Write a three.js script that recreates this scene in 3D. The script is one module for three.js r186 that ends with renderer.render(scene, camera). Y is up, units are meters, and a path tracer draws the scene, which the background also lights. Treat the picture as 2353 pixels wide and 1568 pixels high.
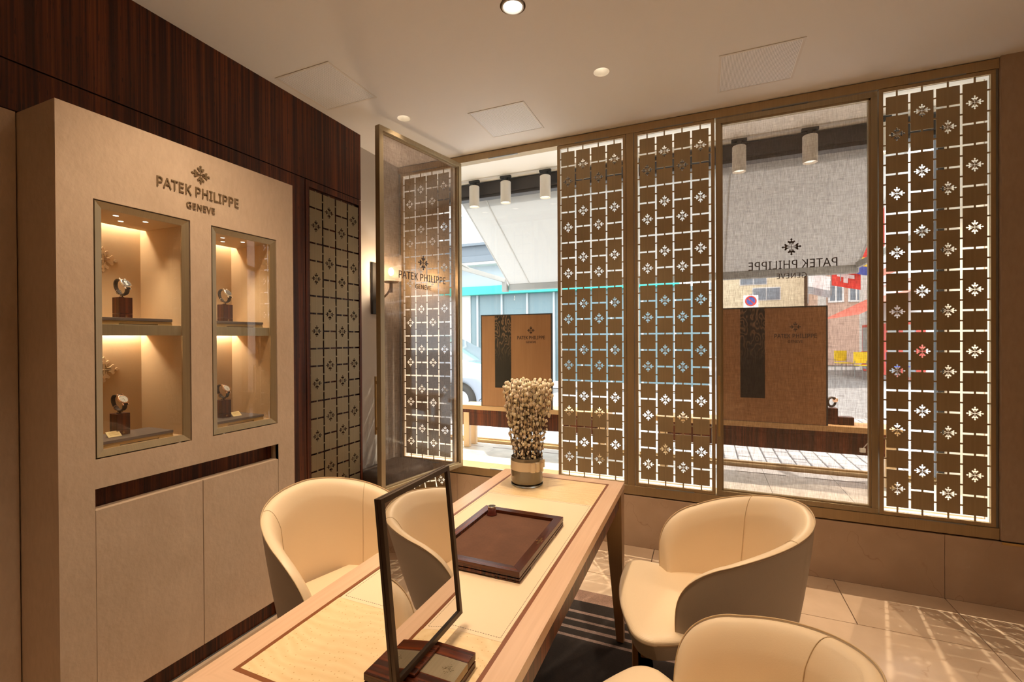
import * as THREE from 'three';
import { RoundedBoxGeometry } from 'three/addons/geometries/RoundedBoxGeometry.js';
import { TextGeometry } from 'three/addons/geometries/TextGeometry.js';
import { FontLoader } from 'three/addons/loaders/FontLoader.js';
import { mergeGeometries, mergeVertices, toCreasedNormals } from 'three/addons/utils/BufferGeometryUtils.js';
import { RectAreaLightUniformsLib } from 'three/addons/lights/RectAreaLightUniformsLib.js';

// ---------------------------------------------------------------- camera, sky, sun, exposure
RectAreaLightUniformsLib.init();
const scene = new THREE.Scene();
const camera = new THREE.PerspectiveCamera(73.727, 2353 / 1568, 0.05, 200);
camera.position.set(0, 1.41, 0);
camera.rotation.order = 'YXZ';
camera.rotation.set(-0.0047972, 0.3992397, -0.0055432);
scene.add(camera);
scene.background = new THREE.Color().setRGB(0.93, 0.97, 1.0);
scene.backgroundIntensity = 4.6;
const renderer = new THREE.WebGLRenderer({ antialias: true });
renderer.toneMapping = THREE.LinearToneMapping;
renderer.toneMappingExposure = 1.0;
renderer.shadowMap.enabled = true;
const sun = new THREE.DirectionalLight(new THREE.Color().setRGB(1, 0.96, 0.9), 9.0);
sun.position.set(5.5 - 0.5, 8, -2.2 - 6); sun.target.position.set(-0.5, 0, -6);
sun.castShadow = true;
Object.assign(sun.shadow.camera, { left: -16, right: 16, top: 16, bottom: -16, near: 0.1, far: 40 });
sun.shadow.mapSize.set(2048, 2048);
scene.add(sun, sun.target);
const WARM = new THREE.Color().setRGB(1.0, 0.755, 0.52);

// ---------------------------------------------------------------- helpers
let seed = 12345;
const rnd = () => { seed = (seed * 1664525 + 1013904223) >>> 0; return seed / 4294967296; };
const rr = (a, b) => a + (b - a) * rnd();
const used = new Map();
function numbered(name) {
  const n = used.get(name) ?? 0; used.set(name, n + 1);
  return n ? `${name}_${String(n).padStart(3, '0')}` : name;
}
const shade = (o) => { o.castShadow = true; o.receiveShadow = true; return o; };
function thing(name, label, category, pos = [0, 0, 0], turn = 0, group) {
  const o = new THREE.Group(); o.name = numbered(name); o.position.set(...pos); o.rotation.y = turn;
  o.userData = { label, category }; if (group) o.userData.group = group;
  scene.add(o); return o;
}
const single = (g) => (Array.isArray(g) ? merge(g) : g);
function part(name, geo, mat, parent, label) {
  const m = shade(new THREE.Mesh(single(geo), mat)); m.name = name;
  if (label) m.userData.label = label;
  parent.add(m); return m;
}
function solo(name, geo, mat, label, category, group) {
  const m = shade(new THREE.Mesh(single(geo), mat)); m.name = numbered(name);
  m.userData = { label, category }; if (group) m.userData.group = group;
  scene.add(m); return m;
}
function struct(name, geo, mat, label) {
  const m = geo ? shade(new THREE.Mesh(single(geo), mat)) : new THREE.Group();
  m.name = numbered(name); m.userData = { kind: 'structure' }; if (label) m.userData.label = label;
  scene.add(m); return m;
}
function merge(list) {
  return mergeGeometries(list.map((g) => {
    g = g.index ? g.toNonIndexed() : g.clone();
    for (const k of Object.keys(g.attributes)) if (!['position', 'normal', 'uv'].includes(k)) g.deleteAttribute(k);
    if (!g.attributes.normal) g.computeVertexNormals();
    if (!g.attributes.uv) g.setAttribute('uv', new THREE.BufferAttribute(new Float32Array(g.attributes.position.count * 2), 2));
    return g;
  }));
}
// uv in metres from the dominant normal; rot swaps the two directions
function uvm(g, rot = false) {
  if (!g.attributes.normal) g.computeVertexNormals();
  const p = g.attributes.position, n = g.attributes.normal, uv = new Float32Array(p.count * 2);
  for (let i = 0; i < p.count; i++) {
    const ax = Math.abs(n.getX(i)), ay = Math.abs(n.getY(i)), az = Math.abs(n.getZ(i));
    let u, v;
    if (ay >= ax && ay >= az) { u = p.getX(i); v = p.getZ(i); } else if (ax >= az) { u = p.getZ(i); v = p.getY(i); } else { u = p.getX(i); v = p.getY(i); }
    if (rot) [u, v] = [v, u];
    uv[2 * i] = u; uv[2 * i + 1] = v;
  }
  g.setAttribute('uv', new THREE.BufferAttribute(uv, 2));
  return g;
}
// box by min/max corners, slightly rounded when r > 0
function bx(x0, x1, y0, y1, z0, z1, r = 0, rot = false) {
  const w = x1 - x0, h = y1 - y0, d = z1 - z0;
  const g = r > 0 ? new RoundedBoxGeometry(w, h, d, 2, Math.min(r, w / 2.01, h / 2.01, d / 2.01)) : new THREE.BoxGeometry(w, h, d);
  g.translate((x0 + x1) / 2, (y0 + y1) / 2, (z0 + z1) / 2);
  return uvm(g, rot);
}
const cyl = (r0, r1, h, seg = 24, x = 0, y = 0, z = 0) => new THREE.CylinderGeometry(r1, r0, h, seg).translate(x, y + h / 2, z);
function lathe(pts, seg = 40) { return new THREE.LatheGeometry(pts.map(([r, y]) => new THREE.Vector2(r, y)), seg); }
function tube(pts, r, seg = 24, rad = 6, closed = false) {
  return new THREE.TubeGeometry(new THREE.CatmullRomCurve3(pts.map((p) => new THREE.Vector3(...p)), closed), seg, r, rad, closed);
}
// bar between two points with rectangular section
function bar(a, b, w, h) {
  const A = new THREE.Vector3(...a), B = new THREE.Vector3(...b), L = A.distanceTo(B);
  const g = new THREE.BoxGeometry(w, h, L);
  const m = new THREE.Matrix4().lookAt(B, A, new THREE.Vector3(0, 1, 0)); m.setPosition(A.clone().add(B).multiplyScalar(0.5));
  return uvm(g.applyMatrix4(m));
}
// parametric grid f(u,v) -> [x,y,z], smooth normals
function grid(nu, nv, f, flip = false) {
  const pos = [], uv = [], idx = [];
  for (let j = 0; j <= nv; j++) for (let i = 0; i <= nu; i++) { pos.push(...f(i / nu, j / nv)); uv.push(i / nu, j / nv); }
  for (let j = 0; j < nv; j++) for (let i = 0; i < nu; i++) {
    const a = j * (nu + 1) + i, b = a + 1, c = a + nu + 1, d = c + 1;
    if (flip) idx.push(a, b, c, b, d, c); else idx.push(a, c, b, b, c, d);
  }
  const g = new THREE.BufferGeometry();
  g.setAttribute('position', new THREE.Float32BufferAttribute(pos, 3)); g.setAttribute('uv', new THREE.Float32BufferAttribute(uv, 2));
  g.setIndex(idx); g.computeVertexNormals(); return g;
}
function extrude(pts, depth, o = {}) {
  const s = pts instanceof THREE.Shape ? pts : new THREE.Shape(pts.map(([x, y]) => new THREE.Vector2(x, y)));
  return new THREE.ExtrudeGeometry(s, { depth, bevelEnabled: false, curveSegments: 16, ...o });
}

// ---------------------------------------------------------------- textures
const lat = new Float32Array(65536); { let s = 777; for (let i = 0; i < 65536; i++) { s = (s * 1103515245 + 12345) & 0x7fffffff; lat[i] = s / 0x7fffffff; } }
const hash = (x, y) => lat[((x * 374761393 + y * 668265263) >>> 8) & 65535];
const mod = (a, n) => ((a % n) + n) % n;
function vn(x, y, px, py) {   // periodic value noise
  const xi = Math.floor(x), yi = Math.floor(y), fx = x - xi, fy = y - yi, sx = fx * fx * (3 - 2 * fx), sy = fy * fy * (3 - 2 * fy);
  const h = (i, j) => hash(mod(xi + i, px) + 1, mod(yi + j, py) + 1);
  return (h(0, 0) * (1 - sx) + h(1, 0) * sx) * (1 - sy) + (h(0, 1) * (1 - sx) + h(1, 1) * sx) * sy;
}
function fbm(u, v, f, oct = 4, fy = f) { let a = 0.5, s = 0, t = 0; for (let o = 0; o < oct; o++) { s += a * vn(u * f, v * fy, f, fy); t += a; a *= 0.5; f *= 2; fy *= 2; } return s / t; }
function tex(w, h, fn, metresU, metresV = metresU, srgb = true) {
  const d = new Uint8Array(w * h * 4);
  for (let j = 0; j < h; j++) for (let i = 0; i < w; i++) {
    const c = fn(i / w, j / h), k = (j * w + i) * 4, a = typeof c === 'number' ? [c, c, c] : c;
    for (let q = 0; q < 3; q++) d[k + q] = Math.max(0, Math.min(255, Math.round(a[q] * 255)));
    d[k + 3] = 255;
  }
  const t = new THREE.DataTexture(d, w, h, THREE.RGBAFormat);
  t.wrapS = t.wrapT = THREE.RepeatWrapping; t.magFilter = THREE.LinearFilter; t.minFilter = THREE.LinearMipmapLinearFilter; t.generateMipmaps = true;
  if (srgb) t.colorSpace = THREE.SRGBColorSpace;
  t.repeat.set(1 / metresU, 1 / metresV); t.needsUpdate = true; return t;
}
const mix = (a, b, t) => a.map((x, i) => x + (b[i] - x) * t);
const clamp = (x, a = 0, b = 1) => Math.max(a, Math.min(b, x));
const T = {};
T.wood = tex(1024, 512, (u, v) => {      // straight-grained dark rosewood, grain along v
  const w = u + 0.004 * (fbm(u, v, 4, 2, 3) - 0.5);
  const broad = fbm(w, v, 14, 3, 1), line = fbm(w, v, 150, 2, 2), pore = vn(w * 420, v * 26, 420, 26);
  let t = 0.35 * broad + 0.65 * line; t = clamp((t - 0.28) * 2.1);
  const c = mix([0.19, 0.09, 0.042], [0.46, 0.25, 0.125], t);
  return pore > 0.86 ? c.map((x) => x * 0.7) : c;
}, 0.9, 1.1);
T.woodBump = tex(512, 256, (u, v) => fbm(u, v, 170, 2, 6), 0.9, 1.1, false);
T.palewood = tex(512, 256, (u, v) => { const t = 0.5 * fbm(u, v, 90, 2, 3) + 0.5 * fbm(u, v, 8, 3, 2); return mix([0.90, 0.84, 0.76], [1, 0.97, 0.93], t); }, 0.5, 0.6);
T.birdseye = tex(1024, 1024, (u, v) => {
  const wv = fbm(u, v, 5, 4, 16), fine = fbm(u, v, 24, 3, 60);
  let t = clamp(0.55 * Math.abs(Math.sin(6.283 * (v * 9 + 1.6 * fbm(u, v, 4, 3, 5)))) + 0.45 * wv);
  let c = mix([0.985, 0.94, 0.83], [0.93, 0.85, 0.69], clamp(0.75 * t * t + 0.35 * (fine - 0.45)));
  const cx = Math.floor(u * 34), cy = Math.floor(v * 34), ex = (cx + 0.2 + 0.6 * hash(cx + 5, cy + 9)) / 34, ey = (cy + 0.2 + 0.6 * hash(cx + 91, cy + 3)) / 34;
  const d = Math.hypot((u - ex) * 34, (v - ey) * 34);
  if (hash(cx + 3, cy + 17) > 0.55 && d < 0.14) c = mix(c, [0.80, 0.66, 0.44], 1 - d / 0.14);
  return c;
}, 0.46, 0.46);
T.plaster = tex(512, 512, (u, v) => { const t = fbm(u, v, 6, 5), f = fbm(u, v, 60, 3, 20); return mix([0.90, 0.885, 0.865], [1, 1, 1], clamp(0.6 * t + 0.5 * f)); }, 0.6);
T.plasterBump = tex(512, 512, (u, v) => 0.55 * fbm(u, v, 40, 4, 26) + 0.45 * fbm(u, v, 9, 4), 0.35, 0.35, false);
T.leatherBump = tex(512, 512, (u, v) => { const a = fbm(u, v, 70, 3), b = fbm(u, v, 28, 3); return 0.7 * Math.abs(a - 0.5) * 2 + 0.3 * b; }, 0.16, 0.16, false);
T.marble = tex(1024, 1024, (u, v) => {
  const w = fbm(u, v, 4, 5), w2 = fbm(v, u, 6, 5);
  let vein = Math.abs(Math.sin(3.14159 * (3 * u + 2 * v + 3.2 * w))); vein = Math.pow(1 - vein, 26);
  let v2 = Math.abs(Math.sin(3.14159 * (2 * u - 4 * v + 4.0 * w2))); v2 = Math.pow(1 - v2, 40) * clamp((w - 0.42) * 6);
  let c = mix([0.90, 0.86, 0.81], [1, 0.975, 0.94], fbm(u, v, 10, 4));
  c = mix(c, [0.66, 0.52, 0.42], clamp(0.38 * vein * clamp((w2 - 0.45) * 5)));
  return mix(c, [1, 1, 0.99], clamp(0.5 * v2));
}, 1.25);
T.linen = tex(1024, 1024, (u, v) => {
  const a = vn(u * 330, v * 16, 330, 16), b = vn(u * 14, v * 330, 14, 330), c = fbm(u, v, 90, 2, 30);
  const t = clamp(0.45 * a + 0.33 * b + 0.22 * c);
  return mix([0.66, 0.63, 0.61], [1, 0.985, 0.97], t);
}, 0.42);
T.brush = tex(512, 256, (u, v) => 0.90 + 0.10 * (0.6 * vn(u * 400, v * 3, 400, 3) + 0.4 * fbm(u, v, 30, 2, 2)), 0.25, 0.6);
T.perf = tex(256, 256, (u, v) => { const a = (u * 24) % 1, b = (v * 24) % 1; return Math.hypot(a - 0.5, b - 0.5) < 0.27 ? 0.50 : 1; }, 0.17);
T.suede = tex(512, 512, (u, v) => mix([0.78, 0.76, 0.75], [1, 1, 1], clamp(0.7 * fbm(u, v, 6, 5) + 0.3 * fbm(u, v, 70, 2))), 0.3);
T.swirl = tex(256, 512, (u, v) => {
  const a = fbm(u, v, 3, 3, 6), b = fbm(u + 0.31, v + 0.17, 3, 3, 6);
  const t = Math.pow(Math.abs(Math.sin(6.283 * (1.5 * a + 2 * b + 0.3 * u))), 3) * clamp(0.7 + v - 0.55);
  return mix([0.055, 0.04, 0.034], [0.52, 0.40, 0.30], clamp(t * clamp((v - 0.25) * 3)));
}, 1, 1);
T.rug = tex(256, 256, (u, v) => 0.72 + 0.28 * fbm(u, v, 60, 2), 0.2);
T.stone = tex(512, 512, (u, v) => 0.82 + 0.18 * fbm(u, v, 10, 5), 0.8);
T.hair = tex(256, 256, (u, v) => 0.75 + 0.25 * fbm(u, v, 40, 3), 0.03);

// ---------------------------------------------------------------- materials
const col = (r, g, b) => new THREE.Color().setRGB(r, g, b);
const std = (c, roughness = 0.6, o = {}) => new THREE.MeshPhysicalMaterial({ color: col(...c), roughness, ...o });
const M = {
  wood: std([1.0, 0.82, 0.68], 0.42, { map: T.wood, bumpMap: T.woodBump, bumpScale: 0.0003, specularIntensity: 0.7 }),
  woodGloss: std([0.85, 0.60, 0.50], 0.25, { map: T.wood, bumpMap: T.woodBump, bumpScale: 0.0002 }),
  woodDisplay: std([0.75, 0.62, 0.55], 0.4, { map: T.wood }),
  ceiling: std([0.80, 0.78, 0.75], 0.95),
  wallWhite: std([0.56, 0.52, 0.475], 0.9),
  plaster: std([0.71, 0.55, 0.40], 0.75, { map: T.plaster, bumpMap: T.plasterBump, bumpScale: 0.0016 }),
  wallPaint: std([0.52, 0.40, 0.30], 0.9, { map: T.plaster }),
  marble: std([0.74, 0.60, 0.475], 0.22, { map: T.marble }),
  marbleWall: std([0.63, 0.50, 0.395], 0.35, { map: T.marble }),
  grout: std([0.16, 0.11, 0.08], 0.9),
  bronze: std([0.50, 0.365, 0.20], 0.38, { metalness: 0.45, map: T.brush }),
  bronzeLight: std([0.46, 0.37, 0.23], 0.38, { metalness: 0.55, map: T.brush }),
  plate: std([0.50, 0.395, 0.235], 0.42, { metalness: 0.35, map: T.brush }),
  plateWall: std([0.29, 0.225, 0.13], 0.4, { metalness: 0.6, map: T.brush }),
  brass: std([0.62, 0.44, 0.2], 0.3, { metalness: 0.9 }),
  linen: std([0.87, 0.815, 0.79], 0.06, { transmission: 0.90, thickness: 0, map: T.linen, side: THREE.DoubleSide, specularIntensity: 0.9 }),
  glass: std([0.97, 0.985, 0.975], 0.0, { transmission: 1, thickness: 0, ior: 1.5 }),
  print: std([0.045, 0.022, 0.016], 0.5),
  printBronze: std([0.30, 0.20, 0.10], 0.45, { metalness: 0.3 }),
  logoBronze: std([0.27, 0.185, 0.10], 0.45, { metalness: 0.45 }),
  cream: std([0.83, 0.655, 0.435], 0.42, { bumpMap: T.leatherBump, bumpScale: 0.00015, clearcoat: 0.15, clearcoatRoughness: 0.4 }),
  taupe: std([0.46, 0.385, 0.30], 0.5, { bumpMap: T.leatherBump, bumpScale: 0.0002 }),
  piping: std([0.62, 0.45, 0.26], 0.5),
  beech: std([0.50, 0.30, 0.14], 0.45, { map: T.palewood }),
  tableBorder: std([0.84, 0.63, 0.48], 0.3, { map: T.palewood, clearcoat: 0.3, clearcoatRoughness: 0.25 }),
  tableEye: std([0.93, 0.80, 0.62], 0.3, { map: T.birdseye, clearcoat: 0.3, clearcoatRoughness: 0.25 }),
  tableLeather: std([0.87, 0.68, 0.46], 0.5, { bumpMap: T.leatherBump, bumpScale: 0.0001 }),
  inlay: std([0.27, 0.105, 0.045], 0.3, { map: T.palewood }),
  apron: std([1.0, 0.72, 0.48], 0.4, { map: T.wood }),
  tableLeg: std([0.40, 0.27, 0.16], 0.45, { map: T.palewood }),
  suede: std([0.155, 0.068, 0.036], 0.9, { map: T.suede, sheen: 0.4, sheenRoughness: 0.6, sheenColor: col(0.5, 0.3, 0.2) }),
  mirror: std([0.86, 0.86, 0.86], 0.0, { metalness: 1 }),
  mirrorFrame: std([0.085, 0.055, 0.035], 0.38, { metalness: 0.3, map: T.brush }),
  plaque: std([0.42, 0.34, 0.22], 0.35, { metalness: 0.75, map: T.brush }),
  black: std([0.012, 0.010, 0.009], 0.5),
  darkLeather: std([0.05, 0.034, 0.025], 0.45, { bumpMap: T.leatherBump, bumpScale: 0.0002 }),
  steel: std([0.85, 0.83, 0.79], 0.26, { metalness: 1 }),
  roseGold: std([0.92, 0.64, 0.46], 0.26, { metalness: 1 }),
  dialWhite: std([0.85, 0.83, 0.76], 0.4), dialDark: std([0.06, 0.055, 0.05], 0.3),
  card: std([0.82, 0.66, 0.34], 0.6),
  goldBase: std([0.55, 0.36, 0.14], 0.4, { metalness: 0.4 }),
  display: std([0.56, 0.40, 0.235], 0.8, { bumpMap: T.plasterBump, bumpScale: 0.0005 }),
  slabTop: std([0.14, 0.105, 0.085], 0.7),
  vase: std([0.20, 0.165, 0.105], 0.08, { clearcoat: 1, clearcoatRoughness: 0.02 }),
  vaseGlass: std([0.93, 0.95, 0.94], 0.0, { transmission: 1, thickness: 0.01, ior: 1.5 }),
  ribbon: std([0.80, 0.66, 0.46], 0.4),
  twig: std([0.06, 0.026, 0.016], 0.7),
  catkin: std([0.98, 0.88, 0.70], 0.95),
  rugDark: std([0.030, 0.018, 0.013], 1, { map: T.rug }), rugBeige: std([0.42, 0.25, 0.18], 1, { map: T.rug }), rugStripe: std([0.33, 0.22, 0.18], 1, { map: T.rug }),
  whitePaint: std([0.80, 0.79, 0.77], 0.6), grille: std([0.95, 0.95, 0.95], 0.6, { map: T.perf }), grilleFrame: std([0.74, 0.70, 0.65], 0.6),
  // outside
  bayWhite: std([0.88, 0.87, 0.84], 0.8), bayFloor: std([0.78, 0.77, 0.75], 0.35, { map: T.stone }), header: std([0.045, 0.040, 0.040], 0.5),
  track: std([0.66, 0.65, 0.63], 0.5), spotWhite: std([0.72, 0.69, 0.64], 0.5), spotBlack: std([0.02, 0.02, 0.02], 0.5),
  boardWood: std([0.40, 0.225, 0.115], 0.5, { map: T.palewood }), benchTop: std([0.60, 0.42, 0.24], 0.45, { map: T.palewood }), benchLeg: std([0.75, 0.60, 0.42], 0.5, { map: T.palewood }),
  swirl: std([1, 1, 1], 0.35, { map: T.swirl }),
  awning: std([0.36, 0.35, 0.335], 1.0, { transmission: 0.24, thickness: 0, side: THREE.DoubleSide }),
  awningBar: std([0.30, 0.30, 0.285], 0.5), awningSeam: std([0.42, 0.41, 0.39], 0.9), alu: std([0.30, 0.31, 0.30], 0.5, { metalness: 0.3 }),
  sett: std([0.42, 0.42, 0.42], 0.8), settB: std([0.50, 0.49, 0.48], 0.8), settC: std([0.36, 0.36, 0.37], 0.8), street: std([0.30, 0.30, 0.30], 0.9, { map: T.stone }),
  turquoise: std([0.015, 0.34, 0.275], 0.4), shopGlass: std([0.12, 0.185, 0.205], 0.25), shopMullion: std([0.36, 0.40, 0.42], 0.4), paleGrey: std([0.34, 0.38, 0.41], 0.6), facade: std([0.62, 0.62, 0.60], 0.8),
  facadeYellow: std([0.80, 0.72, 0.52], 0.8), facadePink: std([0.62, 0.44, 0.36], 0.8), windowPane: std([0.22, 0.27, 0.33], 0.15), slate: std([0.13, 0.155, 0.18], 0.6), red: std([0.62, 0.05, 0.035], 0.6), redAwning: std([0.70, 0.16, 0.11], 0.7),
  yellow: std([0.85, 0.62, 0.02], 0.5), blue: std([0.05, 0.10, 0.42], 0.5), signWhite: std([0.80, 0.82, 0.84], 0.5), lilac: std([0.32, 0.34, 0.46], 0.6), brownDark: std([0.10, 0.05, 0.03], 0.6),
  carPaint: std([0.26, 0.30, 0.36], 0.18, { metalness: 0.35, clearcoat: 1, clearcoatRoughness: 0.03 }), carGlass: std([0.10, 0.20, 0.19], 0.03, { clearcoat: 1 }), tyre: std([0.02, 0.02, 0.02], 0.8), rim: std([0.55, 0.55, 0.56], 0.3, { metalness: 0.8 }),
};
const glow = (c, k) => new THREE.MeshStandardMaterial({ color: 0x000000, emissive: col(...c), emissiveIntensity: k, roughness: 1 });
M.lampGlow = glow([1, 0.90, 0.74], 3.0);
M.cupGlow = std([0.86, 0.80, 0.70], 0.6);
M.ledGlow = glow([1, 0.86, 0.62], 4.0);
M.bulb = glow([1, 0.80, 0.50], 12.0);
M.crystal = std([0.98, 0.95, 0.9], 0.05, { transmission: 0.95, thickness: 0, bumpScale: 0.002, bumpMap: tex(128, 128, (u, v) => Math.max(Math.abs(Math.sin(31.4 * (u + v))), Math.abs(Math.sin(31.4 * (u - v)))), 0.12, 0.12, false) });

const font = await new FontLoader().loadAsync('fonts/droid/droid_sans_regular.typeface.json');
const fontB = await new FontLoader().loadAsync('fonts/droid/droid_sans_bold.typeface.json');
// text fitted to a width, cap height and depth, centred on x, baseline at y=0
function text(str, width, cap, depth, f = font, seg = 4, fat = 0) {
  const g = new TextGeometry(str, { font: f, size: 1, depth: 1, curveSegments: seg, bevelEnabled: fat > 0, bevelSize: fat, bevelThickness: 0.15, bevelSegments: 1 });
  g.computeBoundingBox(); const b = g.boundingBox;
  g.translate(-(b.min.x + b.max.x) / 2, 0, 0);
  const capH = new TextGeometry('E', { font: f, size: 1, depth: 1, curveSegments: 2, bevelEnabled: false }); capH.computeBoundingBox();
  g.scale(width / (b.max.x - b.min.x), cap / capH.boundingBox.max.y, depth); g.computeVertexNormals(); return g;
}
// one four-armed fleury cross, half length 1
const HALF = [[0.03, 0.05], [0.03, 0.46], [0.055, 0.50], [0.085, 0.42], [0.105, 0.31], [0.14, 0.215], [0.165, 0.30], [0.20, 0.40], [0.265, 0.475], [0.335, 0.52], [0.375, 0.59], [0.36, 0.67], [0.295, 0.71], [0.23, 0.685], [0.185, 0.645], [0.125, 0.645], [0.065, 0.675], [0.04, 0.735], [0.085, 0.79], [0.115, 0.85], [0.085, 0.92], [0.035, 0.97]];
function crossPts(r, cx = 0, cy = 0) {
  const out = [];
  const arm = [...HALF.map(([x, y]) => [-x, y]), [0, 1], ...HALF.slice().reverse()];
  for (let k = 0; k < 4; k++) {
    const a = -k * Math.PI / 2, c = Math.cos(a), s = Math.sin(a);
    for (const [x, y] of arm) out.push(new THREE.Vector2(cx + r * (x * c - y * s), cy + r * (x * s + y * c)));
  }
  // neighbouring arms meet at their stems: drop the doubled corner points
  return out.filter((p, i) => i === 0 || p.distanceTo(out[i - 1]) > r * 0.01);
}
const crossShape = (r) => new THREE.Shape(crossPts(r));

// ================================================================= STRUCTURE
const XL = -2.228, XC = -1.978, ZW = -3.155, HC = 2.854, XR = 2.7, ZB = 2.7;
// ---- floor of stone tiles
{
  const floor = struct('floor', bx(-2.6, XR + 0.15, -0.2, -0.012, ZW - 0.05, ZB + 0.15), M.grout, 'polished beige stone floor');
  const P = 0.449, G = 0.002;
  for (let r = 0; r < 14; r++) {
    const z0 = ZW + r * P, z1 = Math.min(z0 + P, ZB), w = r === 0 ? 0.5 : 1.0, off = r === 0 ? 0.19 : r % 2 ? 0.19 : 0.69;
    for (let x = off - 4; x < XR; x += w) {
      const a = Math.max(x, -2.5), b = Math.min(x + w, XR); if (b - a < 0.05) continue;
      const g = bx(a + G, b - G, -0.014, 0, z0 + G, z1 - G, 0.0015);
      const uv = g.attributes.uv; const du = rnd(), dv = rnd(); for (let i = 0; i < uv.count; i++) uv.setXY(i, uv.getX(i) + du, uv.getY(i) + dv);
      part('tile', g, M.marble, floor);
    }
  }
}
// ---- ceiling with round openings for the downlights
const DL = [   // x, z, kind
  [-0.508, -2.472, 0], [-1.802, -2.474, 0], [-0.76, -1.83, 1], [-0.76, -0.85, 1],
  [-1.35, -1.12, 0], [0.45, -1.0, 0], [-1.35, 0.35, 0], [0.5, 0.6, 0], [1.75, -1.2, 0], [1.75, 0.6, 0], [-0.4, 1.7, 0],
];
{
  const s = new THREE.Shape([[-2.6, -(ZW - 0.06)], [XR + 0.15, -(ZW - 0.06)], [XR + 0.15, -(ZB + 0.15)], [-2.6, -(ZB + 0.15)]].map(([x, y]) => new THREE.Vector2(x, y)));
  for (const [x, z, k] of DL) { const h = new THREE.Path(); h.absarc(x, -z, k ? 0.056 : 0.0425, 0, Math.PI * 2, true); s.holes.push(h); }
  const g = new THREE.ExtrudeGeometry(s, { depth: 0.12, bevelEnabled: false, curveSegments: 20 }).rotateX(-Math.PI / 2).translate(0, HC, 0);
  struct('ceiling', [g, bx(-2.6, XR + 0.15, HC + 0.121, HC + 0.3, ZW - 0.06, ZB + 0.15)], M.ceiling, 'plain beige painted ceiling');
}
// ---- left wall: rosewood panelling above, plaster below
{
  const w = struct('wall_left', bx(-2.62, -2.40, 0, HC, -3.3, ZB + 0.15), M.wallWhite, 'left wall clad in dark rosewood and beige plaster');
  const W0 = -2.40;
  part('wood_panel', bx(W0, XL, 2.396, HC, -2.55, ZB), M.wood, w);
  part('wood_panel', bx(W0, XL, 2.222, 2.390, -2.059, ZB), M.wood, w);
  part('wood_panel', bx(W0, XL, 0, 2.222, -2.059, -1.70), M.wood, w);
  part('wood_backing', bx(W0, XL - 0.02, 0, 2.396, -2.55, -1.70), M.wood, w);
  // frame of the niche that holds the pierced screen
  for (const g of [bx(XL - 0.02, XL, 2.352, 2.390, -2.55, -2.065), bx(XL - 0.02, XL, 0, 2.352, -2.0935, -2.065), bx(XL - 0.02, XL, 0, 2.352, -2.55, -2.530), bx(XL - 0.02, XL, 0, 0.035, -2.53, -2.0935)]) part('niche_frame_bar', g, M.wood, w);
  part('plaster_panel', bx(W0, XL, 0, 2.218, -0.80, ZB), M.plaster, w);
  part('shadow_gap', [bx(W0, XL - 0.012, 2.385, 2.400, -2.549, ZB), bx(XL - 0.021, XL - 0.012, 0, 2.39, -2.066, -2.058)], M.black, w);
  part('return_wall', bx(-2.42, -2.366, 0, HC, ZW - 0.06, -2.55), M.wallWhite, w);
  part('skirting', bx(-2.366, -2.358, 0.40, 0.415, ZW, -2.55), M.wood, w);
}
struct('wall_right', bx(XR, XR + 0.15, 0, HC, -3.3, ZB + 0.15), M.wallPaint, 'plain beige wall on the right');
struct('wall_back', bx(-2.6, XR + 0.15, 0, HC, ZB, ZB + 0.15), M.wallPaint, 'plain beige wall behind the viewer');
// ---- window wall: stone plinth slabs, painted panel on the right
{
  const w = struct('wall_window', bx(-2.42, XR + 0.15, -0.05, 0.340, ZW - 0.15, ZW - 0.016), M.grout, 'low stone plinth under the window band');
  for (const [a, b] of [[-2.366, -1.81], [-1.81, -0.81], [-0.81, 0.19], [0.19, 1.19], [1.19, 2.19], [2.19, XR]])
    part('stone_slab', bx(a + 0.001, b - 0.001, 0, 0.342, ZW - 0.02, ZW + 0.002, 0.001), M.marbleWall, w);
  part('painted_panel', bx(1.414, XR, 0.352, HC, ZW - 0.15, ZW + 0.012), M.wallPaint, w);
  part('dark_groove', bx(1.414, XR, 0.342, 0.352, ZW - 0.1, ZW - 0.002), M.black, w);
  part('brass_strip', bx(1.419, XR, 0.330, 0.342, ZW, ZW + 0.005), M.brass, w);
  part('lintel', bx(-2.42, XR, HC, 3.2, ZW - 0.16, ZW - 0.06), M.bayWhite, w);
}
// ---- bronze window frame
{
  const f = struct('window_1', null, null, 'bronze window frame running the width of the wall');
  part('top_rail', bx(-2.366, 1.412, 2.798, 2.849, ZW - 0.07, ZW, 0.002), M.bronze, f);
  part('bottom_rail', bx(-2.366, 1.412, 0.350, 0.409, ZW - 0.16, ZW, 0.002), M.bronze, f);
  part('mullion', bx(-0.483, -0.434, 0.409, 2.798, ZW - 0.07, ZW, 0.002), M.bronze, f);
  part('jamb', bx(1.400, 1.412, 0.409, 2.798, ZW - 0.07, ZW - 0.012), M.alu, f);
  part('jamb', bx(-2.366, -2.352, 0.409, 2.798, ZW - 0.07, ZW - 0.012), M.alu, f);
  for (const x of [-2.10, -1.40, -0.72, -0.18, 0.45, 1.16]) for (const y of [2.7965, 0.4085]) part('guide_strip', bx(x - 0.12, x + 0.12, y - 0.002, y + 0.004, ZW - 0.012, ZW + 0.001), M.alu, f);
}

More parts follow.
